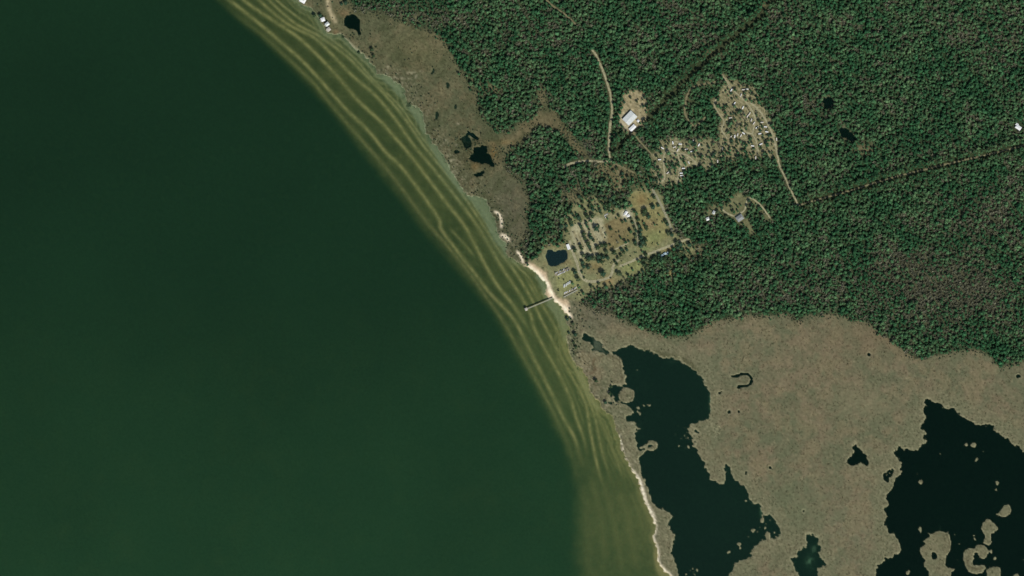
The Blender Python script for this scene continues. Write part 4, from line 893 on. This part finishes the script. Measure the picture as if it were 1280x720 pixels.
scatter('forest', 'dense dark green evergreen woods covering the land north of the marsh', ev, xe, ye, np.clip(.78 * np.exp(.30 * nrs.randn(len(xe))), .42, 1.45) * (1 - .25 * (ye < 45) * (xe < 560)) * (1 + .2 * (sample(cutm, xe, ye) > .12) * (sample(camp_n + lot, xe, ye) < .1)), tints(len(xe), (.028, .096, .038), (.082, .154, .066), xe, ye, .22))
tp = [crown_mesh('tall_pine', 250 + k, 3.8, 8.5, 8.5, 84, ML_I, 1.5, .82, 4) for k in range(3)]  # made taller than the other trees so their shadow covers the cuts
scatter('tall_pines', 'tall dark pines lining the straight cuts and roads, heightened to shade them', tp, xt, yt, np.clip(.85 * np.exp(.2 * nrs.randn(len(xt))), .55, 1.3), tints(len(xt), (.028, .096, .038), (.082, .154, .066), xt, yt, .22))
def twig_mesh(seed):
    q = random.Random(seed); mb = MB(); mb.cyl(0, 0, -.3, .22, 5, 5, .5)
    for k in range(46):
        a = q.uniform(0, 6.28); rr = q.uniform(.6, 3.4); z = q.uniform(3, 8.5) - rr * .4
        p0 = Vector((math.cos(a) * rr * .25, math.sin(a) * rr * .25, z * .75)); p1 = Vector((math.cos(a) * rr, math.sin(a) * rr, z + .8))
        t_ = Vector((-math.sin(a), math.cos(a), q.uniform(-.5, .5))) * q.uniform(.14, .34)
        mb.add([p0 - t_ * .7, p0 + t_ * .7, p1 + t_, p1 - t_], [(0, 1, 2, 3)])
    return mb.mesh('bare_tree', BARE_I)
scatter('leafless_woods', 'grey brown leafless trees mixed among the evergreen woods', [twig_mesh(300 + k) for k in range(4)], xb, yb, nrs.uniform(.75, 1.25, len(xb)), tints(len(xb), (.12, .128, .08), (.175, .178, .12), xb, yb, .22))
def reed_mesh(seed):
    q = random.Random(seed); mb = MB()
    for k in range(14):
        x, y = q.gauss(0, 1.1), q.gauss(0, 1.1); h = q.uniform(.5, 1.3); a = q.uniform(0, 6.28); w_ = q.uniform(.2, .5); lx, ly = q.gauss(0, .5), q.gauss(0, .5)
        ux, uy = math.cos(a) * w_, math.sin(a) * w_
        mb.add([(x - ux, y - uy, -.1), (x + ux, y + uy, -.1), (x + lx + ux * .6, y + ly + uy * .6, h), (x + lx - ux * .6, y + ly - uy * .6, h)], [(0, 1, 2, 3)])
    return mb.mesh('reed_tuft', REED_I)
X, Y = jgrid(2.6)
mk = (sample(dry.astype(np.float32), X, Y) > .8) & (sample(ff + park + lot + camp_n + camp_w + house_c + beach + np.clip(sand + south_sand, 0, 1), X, Y) < .3) & (sample(bayb, X, Y) < .2)
mk &= nrs.rand(len(X)) < np.clip(.32 + .22 * sample(N_m, X, Y), 0, 1)
X, Y = X[mk], Y[mk]
tc_ = sample(col, X, Y) * np.exp(.06 * nrs.randn(len(X), 1)) * 1.15
scatter('marsh_reeds', 'dry tan reeds covering the open marsh', [reed_mesh(400 + k) for k in range(4)], X, Y, nrs.uniform(.6, 1.3, len(X)), tc_)
# scrub: dark low bushes in the northern marsh, on the shore strip and round clearings
edge = sstep(blur(dens, 5), .06, .25) * sstep(blur(dens, 5), .75, .4) * (1 - np.clip(park + camp_n + camp_w + lot + house_c, 0, 1))
X, Y = jgrid(2.4)
sd = np.clip(gauss(585, 178, 16, 12) * .5 + gauss(640, 186, 22, 4) * .9 + gauss(622, 195, 5, 10) * .5 + gauss(720, 425, 8, 28) * .35 + west_edge * sstep(-N_s, .2, 1.4) * (GY > 80) * (GY < 340) * .6 + gauss(770, 492, 6, 12) * .4 + gauss(442, 40, 12, 8) * .6
             + gauss(440, 6, 14, 8) * .5 + gauss(462, 66, 8, 8) * .6 + gauss(700, 250, 20, 14) * .25 + gauss(735, 385, 26, 10) * .35 + gauss(640, 300, 16, 30) * .3 + park * .05 + (camp_n + camp_w) * .13 + gauss(990, 398, 10, 7) * .5 + gauss(700, 303, 14, 4) * .3 + gauss(752, 330, 26, 5) * .2 + junc * .3
             + edge * .6 + sstep(N_h, 1.0, 2.4) * north * .25 * (1 - park), 0, .9) * sstep(L, .6, .95) * (1 - np.clip(beach * 2, 0, 1)) * (1 - sstep(road_m, .4, .7)) * bay_land
mk = nrs.rand(len(X)) < sample(sd, X, Y)
X, Y = X[mk], Y[mk]
scatter('undergrowth', 'low dark green scrub along the shore, pools and clearings', [crown_mesh('bush', 500 + k, 1.9, 2.4, .2, 30, ML_I, 1.0, .8, 3) for k in range(3)], X, Y, nrs.uniform(.6, 1.4, len(X)), tints(len(X), (.040, .066, .032), (.085, .095, .052), X, Y, .3))

# ------------------------------------------------------------------ pier, boardwalk, buildings, vehicles
WOOD = plain('weathered_deck_boards', lin(150, 150, 130), .85, .15, .15, 1.2); PILE = plain('dark_pilings', (.08, .07, .055), .9, .1)
WHITE = plain('white_roof', (.70, .71, .69), .6, .3, .06, .4); PALE = plain('pale_metal_roof', (.52, .55, .52), .45, .4, .14, .35); GREY = plain('grey_roof', (.22, .235, .225), .7, .25, .12, .5); TANR = plain('tan_roof', (.40, .37, .31), .8, .2, .12, .5)
BLUE = plain('pale_blue_roof', (.38, .52, .56), .5, .35, .12, .5); WALL = plain('pale_wall', (.50, .48, .43), .85, .15, .08, .5); WALL2 = plain('grey_wall', (.30, .31, .30), .85, .15, .08, .5); GLASS = plain('dark_glass', (.02, .025, .03), .1, .6, .05); DOOR = plain('brown_door', (.12, .07, .04), .6, .2); METAL = plain('grey_metal', (.3, .3, .3), .4, .5)
TYRE = plain('tyre_rubber', (.02, .02, .02), .8, .2)

def span(name, a, b, w, hz, label, cat, n_pair, rail=True, head=None):
    ax, ay, bx, by = wx(a[0]), wy(a[1]), wx(b[0]), wy(b[1])
    Ln = math.hypot(bx - ax, by - ay); rz = math.atan2(by - ay, bx - ax)
    o = empty(name, ax, ay, 0, rz); tag(o, label, cat)
    MB().box(Ln / 2, 0, hz, Ln, w, .3).build('deck', WOOD, o)
    me = MB().cyl(0, 0, -3.5, .24, hz + 3.5 + (.0), 8).mesh('piling', PILE)
    for i in range(n_pair):
        for s_ in (-1, 1):
            c = bpy.data.objects.new('piling', me); C.objects.link(c); c.parent = o; c.location = (2 + (Ln - 4) * i / (n_pair - 1), s_ * (w / 2 - .45), 0)
    if rail:
        for s_ in (-1, 1):
            mb = MB().box(Ln / 2, s_ * (w / 2 - .1), hz + 1.2, Ln, .16, .12).box(Ln / 2, s_ * (w / 2 - .1), hz + .7, Ln, .1, .1)
            for i in range(int(Ln / 2.5) + 1): mb.box(.2 + (Ln - .4) * i / int(Ln / 2.5), s_ * (w / 2 - .1), hz + .3, .14, .14, .95)
            mb.build('railing', WOOD, o)
    if head:
        hw, hl = head
        MB().box(Ln + hl / 2, 0, hz + .003, hl, hw, .3).build('end_platform', WOOD, o)
        for sx_ in (.6, hl - .6):
            for s_ in (-1, 1):
                MB().cyl(Ln + sx_, s_ * (hw / 2 - .5), -3.5, .26, hz + 6.6, 8).build('post', PILE, o)
        mb = MB(); e = .5
        x0, x1, y1, z0 = Ln - e, Ln + hl + e, hw / 2 + e, hz + 3.1
        mb.add([(x0, -y1, z0), (x1, -y1, z0), (x1, y1, z0), (x0, y1, z0), ((x0 + x1) / 2, -y1 * .2, z0 + 1.4), ((x0 + x1) / 2, y1 * .2, z0 + 1.4)], [(0, 1, 4), (1, 2, 5, 4), (2, 3, 5), (3, 0, 4, 5), (3, 2, 1, 0)])
        mb.build('shelter_roof', TANR, o)
    return o
span('fishing_pier', (691.5, 372.6), (659, 386), 2.7, 4.6, 'long wooden fishing pier reaching from the beach over the sand bars', 'pier', 16, True, (6.5, 5.5))
span('boardwalk', (722, 362.6), (704.5, 371.6), 3.2, 3.0, 'raised wooden boardwalk section behind the beach, in line with the pier', 'boardwalk', 8)

def house(name, label, px, py, l, w, deg, wh, rh, roof, wall, hip=0.0, chimney=False, stilts=0.0, flat=False, cat='house'):
    z = max(gz(px, py), .3)
    o = empty(name, wx(px), wy(py), z, R(deg)); tag(o, label, cat)
    b0 = stilts
    MB().box(0, 0, b0 - (0 if stilts else .4), l, w, wh + (0 if stilts else .4)).build('wall', wall, o)
    e = .5; x1, y1, z0 = l / 2 + e, w / 2 + e, b0 + wh
    if flat:
        rf = MB().box(0, 0, z0, l + .6, w + .6, .35).build('roof', roof, o)
        vm = MB().box(0, 0, 0, 1.6, 1.2, .9, 0, .9).mesh('roof_vent', METAL)
        for k in range(4):
            c = bpy.data.objects.new('roof_vent', vm); C.objects.link(c); c.parent = rf; c.location = (l * (-.36 + .24 * k), w * (.2 if k % 2 else -.22), z0 + .35)
    else:
        hx = x1 - hip * y1
        t_ = .22
        v = [(-x1, -y1, z0), (x1, -y1, z0), (x1, y1, z0), (-x1, y1, z0), (-hx, 0, z0 + rh), (hx, 0, z0 + rh)]
        v += [(a, b, c + t_) for a, b, c in v]
        f = [(6, 7, 11, 10), (7, 8, 11), (8, 9, 10, 11), (9, 6, 10), (3, 2, 1, 0)] + [(0, 1, 7, 6), (1, 2, 8, 7), (2, 3, 9, 8), (3, 0, 6, 9)]
        rf = MB().add(v, f).build('roof', roof, o)
        MB().box(0, 0, z0 + rh + t_ - .05, 2 * hx - .2, .35, .16).build('ridge_cap', METAL, rf)
        if chimney: MB().box(l * .2, w * .18, z0 + rh * .4, .9, .9, rh * .9 + .8).build('chimney', plain('brick', (.25, .12, .08), .9, .1), rf)
    MB().box(l * .1, -w / 2 - .04, b0, 1.1, .1, 2.1).build('door', DOOR, o)
    wm = MB().box(0, 0, 0, 1.3, .1, 1.1).mesh('window', GLASS)
    for k in range(max(2, int(l / 4))):
        for s_ in (-1, 1):
            xx = -l / 2 + l * (k + .5) / max(2, int(l / 4))
            if s_ < 0 and abs(xx - l * .1) < 1.4: continue
            c = bpy.data.objects.new('window', wm); C.objects.link(c); c.parent = o; c.location = (xx, s_ * (w / 2 + .045), b0 + 1.1)
    if stilts:
        pm2 = MB().cyl(0, 0, -2, .2, stilts + 2, 6).mesh('stilt', PILE)
        for ux in (-1, 0, 1):
            for uy in (-1, 1):
                c = bpy.data.objects.new('stilt', pm2); C.objects.link(c); c.parent = o; c.location = (ux * (l / 2 - .5), uy * (w / 2 - .5), 0)
        MB().box(-l / 2 - 1.5, 0, stilts - .25, 3, w * .8, .25).build('porch_deck', WOOD, o)
    return o
house('hall', 'large square building with pale metal roof in a sandy lot', 787.2, 147.6, 30, 22, 46, 5.5, 1.6, PALE, WALL, 0, False, 0, False, 'building')
house('shed', 'small white roofed shed just south-east of the large pale roofed building', 790.6, 160, 17, 9, 44, 4.2, 1.2, WHITE, WALL, 0, False, 0, False, 'shed')
house('hut', 'tiny white hut at the east corner of the large pale roofed building', 797.6, 151.2, 5, 5, 44, 3, .9, WHITE, WALL, 0, False, 0, False, 'hut')
house('shed', 'long white shed between the square pond and the camping lanes', 710.4, 308.6, 13, 6.5, -70, 3.4, 1.0, WHITE, WALL, 0, False, 0, False, 'shed')
house('house', 'grey roofed house in the woods with a winding drive', 924.6, 272.6, 17, 13, 34, 5, 2.6, GREY, WALL2, .6, True)
house('cottage', 'small pale roofed cottage west of the grey roofed house', 884.6, 273.6, 8, 7, 20, 3.5, 1.6, PALE, WALL2, .4)
house('cottage', 'small cottage under trees, between the pale cottage and the grey roofed house', 892.3, 265.6, 8, 6, 60, 3.5, 1.6, PALE, WALL2, .4)
house('house', 'white roofed house alone in the eastern woods', 1272.6, 159.4, 14, 9, -35, 5, 1.8, WHITE, WALL, .5)
house('cottage', 'small white roofed wing beside the white house in the eastern woods', 1271, 155.6, 6, 5, -35, 4, 1.2, WHITE, WALL, .4)
house('beach_house', 'white beach house on stilts cut by the top edge of the photo', 378.6, .6, 14, 11, -30, 4.5, 2, WHITE, WALL, .7, False, 2.6)
house('beach_house', 'bright white roofed beach house, northernmost of three at the waterside', 403.8, 24.6, 9, 9, 20, 4.2, 1.6, WHITE, WALL, .9, False, 3.2)
house('beach_house', 'grey green roofed beach house, middle of three at the waterside', 409.2, 30.4, 9.5, 8, 40, 4.5, 1.8, PALE, WALL2, .7, False, 3.6)
house('beach_house', 'pale roofed beach house, southernmost of three at the waterside', 411, 36.8, 8, 8.5, 40, 4.2, 1.6, TANR, WALL, .8, False, 3.4)
house('washhouse', 'white roofed washhouse on the pale pad north of the brown field', 782.4, 266.4, 9, 6, 60, 3.2, 1.2, WHITE, WALL, 0, False, 0, False, 'washhouse')
house('store', 'low white store on the pale pad beside the washhouse', 785.4, 269.6, 6, 5, 25, 3, .8, WHITE, WALL, 0, False, 0, False, 'store')
for k, (x, y, d) in enumerate([(827.6, 319.4, 20), (831, 317.2, 25), (834.6, 316.8, 80)]):
    house('cabin', ['pale blue roofed cabin, westernmost of three in the trees south of the park road', 'pale blue roofed cabin, middle of three in the trees south of the park road', 'pale blue roofed cabin, easternmost of three in the trees south of the park road'][k], x, y, 6.5, 4.2, d, 3, 1, BLUE, WALL, 0, False, 0, False, 'cabin')['group'] = 'pale blue cabins south of the park road'
for k, (x, y, d) in enumerate([(705.2, 357.4, 80), (707.6, 356.2, 80), (709.8, 354.4, 80), (712.2, 353, 80)]):
    house('picnic_shelter', '%s of four slim white picnic shelters on the lawn behind the beach' % ['westernmost', 'second from the west', 'third from the west', 'easternmost'][k], x, y, 7, 2.0, d, 2.4, .5, PALE, WALL, 0, False, 0, False, 'shelter')['group'] = 'picnic shelters on the beach lawn'

def make_trailer(mat):
    o = empty('camper_trailer', 0, 0, 0)
    prof = [(-3.9, .6), (3.5, .6), (3.9, 1.3), (3.75, 2.6), (3.4, 3.05), (-3.7, 3.05), (-3.95, 2.6)]
    n = len(prof)
    MB().add([(x, -1.25, z) for x, z in prof] + [(x, 1.25, z) for x, z in prof], [tuple(range(n)), tuple(range(2 * n - 1, n - 1, -1))] + [(i + n, (i + 1) % n + n, (i + 1) % n, i) for i in range(n)]).build('body', mat, o)
    MB().box(-.6, 0, 3.05, 1.0, .8, .3, 0, .85).build('roof_unit', METAL, o)
    MB().box(1.7, .1, 3.05, .6, .6, .15).build('roof_vent', METAL, o)
    wm = MB().box(0, 0, 0, 1.0, .06, .6).mesh('window', GLASS)
    for x, s_ in ((-2.2, 1), (1.8, 1), (-2.2, -1), (2.4, -1)):
        c = bpy.data.objects.new('window', wm); C.objects.link(c); c.parent = o; c.location = (x, s_ * 1.27, 1.7)
    MB().box(.2, -1.28, .75, .7, .06, 1.9).build('door', METAL, o)
    ym = MB().wheel(0, 0, .38, .38, .24).mesh('wheel', TYRE)
    for x, s_ in ((-.5, 1), (-.5, -1), (.4, 1), (.4, -1)):
        c = bpy.data.objects.new('wheel', ym); C.objects.link(c); c.parent = o; c.location = (x, s_ * 1.1, 0)
    MB().box(4.5, 0, .5, 1.3, .15, .12).build('tow_bar', METAL, o)
    return o
TRW = plain('trailer_white', (.74, .75, .73), .4, .4, .04); TRT = plain('trailer_tan', (.56, .53, .46), .45, .4, .05)
protos = [make_trailer(TRW), make_trailer(TRT)]
used = [False, False]
tl = rank_labels([(x, y) for x, y, d, m in TRAILERS], lambda i: 'white camper' if TRAILERS[i][3] == 0 else 'tan camper')
for i, (x, y, d, m) in enumerate(TRAILERS):
    o = protos[m] if not used[m] else copy_tree(protos[m])
    used[m] = True
    o.location = (wx(x), wy(y), gz(x, y) + .12); o.rotation_euler.z = R(d);     tag(o, tl[i], 'camper trailer', 'campers parked in the campgrounds')

def make_car(mat):
    o = empty('parked_car', 0, 0, 0)
    prof = [(-2.2, .35), (2.2, .35), (2.25, .75), (1.2, .95), (-1.6, 1.0), (-2.2, .95)]; n = len(prof)
    MB().add([(x, -.88, z) for x, z in prof] + [(x, .88, z) for x, z in prof], [tuple(range(n)), tuple(range(2 * n - 1, n - 1, -1))] + [(i + n, (i + 1) % n + n, (i + 1) % n, i) for i in range(n)]).build('body', mat, o)
    MB().add([(-1.75, -.8, .98), (1.1, -.8, .96), (1.1, .8, .96), (-1.75, .8, .98), (-1.3, -.66, 1.4), (.4, -.66, 1.4), (.4, .66, 1.4), (-1.3, .66, 1.4)], [(0, 1, 5, 4), (1, 2, 6, 5), (2, 3, 7, 6), (3, 0, 4, 7)]).build('windows', GLASS, o)
    MB().box(-.45, 0, 1.4, 1.7, 1.32, .06).build('roof', mat, o)
    ym = MB().wheel(0, 0, .33, .33, .2).mesh('wheel', TYRE)
    for x in (-1.35, 1.35):
        for s_ in (-1, 1):
            c = bpy.data.objects.new('wheel', ym); C.objects.link(c); c.parent = o; c.location = (x, s_ * .82, 0)
    return o
CP = [plain('car_white', (.75, .75, .74), .3, .5, .02), plain('car_dark', (.04, .045, .05), .3, .5, .02), plain('car_silver', (.42, .43, .44), .3, .5, .02)]
CN = ['white', 'black', 'silver']
road([(693, 343.6), (703, 339.4), (713.5, 334.6)], 4.2, plain('car_park_gravel', lin(128, 122, 100), .95, .05, .2, .3), 'gravel car park strip south of the square pond', .09, 'car_park')
road([(705, 368.4), (713, 364.6), (721.5, 361)], 3.4, plain('car_park_sand', lin(138, 132, 106), .95, .05, .2, .3), 'sandy parking strip beside the boardwalk', .093, 'car_park')
cars = [make_car(m) for m in CP]; cused = [False] * 3
crow = []
for k in range(11): crow.append((695 + 1.62 * k, 341.2 - .74 * k, 64, 'northern row of the beach car park', 'cars in the northern row of the beach car park'))
for k in range(10): crow.append((696.2 + 1.62 * k, 344.0 - .74 * k, 64, 'southern row of the beach car park', 'cars in the southern row of the beach car park'))
for k in range(10): crow.append((705.5 + 1.6 * k, 366.4 - .76 * k, 64, 'sandy strip beside the boardwalk', 'cars on the sandy strip beside the boardwalk'))
for x, y, d in ((756, 269.4, 60), (757.6, 268.4, 70), (759.4, 267.6, 80), (757, 271.6, 60)): crow.append((x, y, d, 'pale lane west of the washhouse', 'cars on the lane west of the washhouse'))
for x, y, d in ((779.8, 268.6, 60), (783, 270.2, 50)): crow.append((x, y, d, 'pale pad beside the washhouse', 'cars on the washhouse pad'))
kk = [qr.choice([0, 0, 1, 2, 2]) for _ in crow]
cnt = {}
for i, (x, y, d, where, grp) in enumerate(crow):
    m = kk[i]
    if i < 31 and qr.random() < .14: continue
    o = cars[m] if not cused[m] else copy_tree(cars[m])
    cused[m] = True
    o.location = (wx(x), wy(y), gz(x, y) + .16); o.rotation_euler.z = R(d + qr.uniform(-4, 4)) + (math.pi if qr.random() < .4 else 0)
    cnt[where] = cnt.get(where, 0) + 1
    tag(o, '%s car, %s from the west on the %s' % (CN[m], 'first second third fourth fifth sixth seventh eighth ninth tenth eleventh'.split()[cnt[where] - 1], where), 'car', grp)
for m in range(3):
    if not cused[m]:
        for ch in list(cars[m].children): bpy.data.objects.remove(ch)
        bpy.data.objects.remove(cars[m])
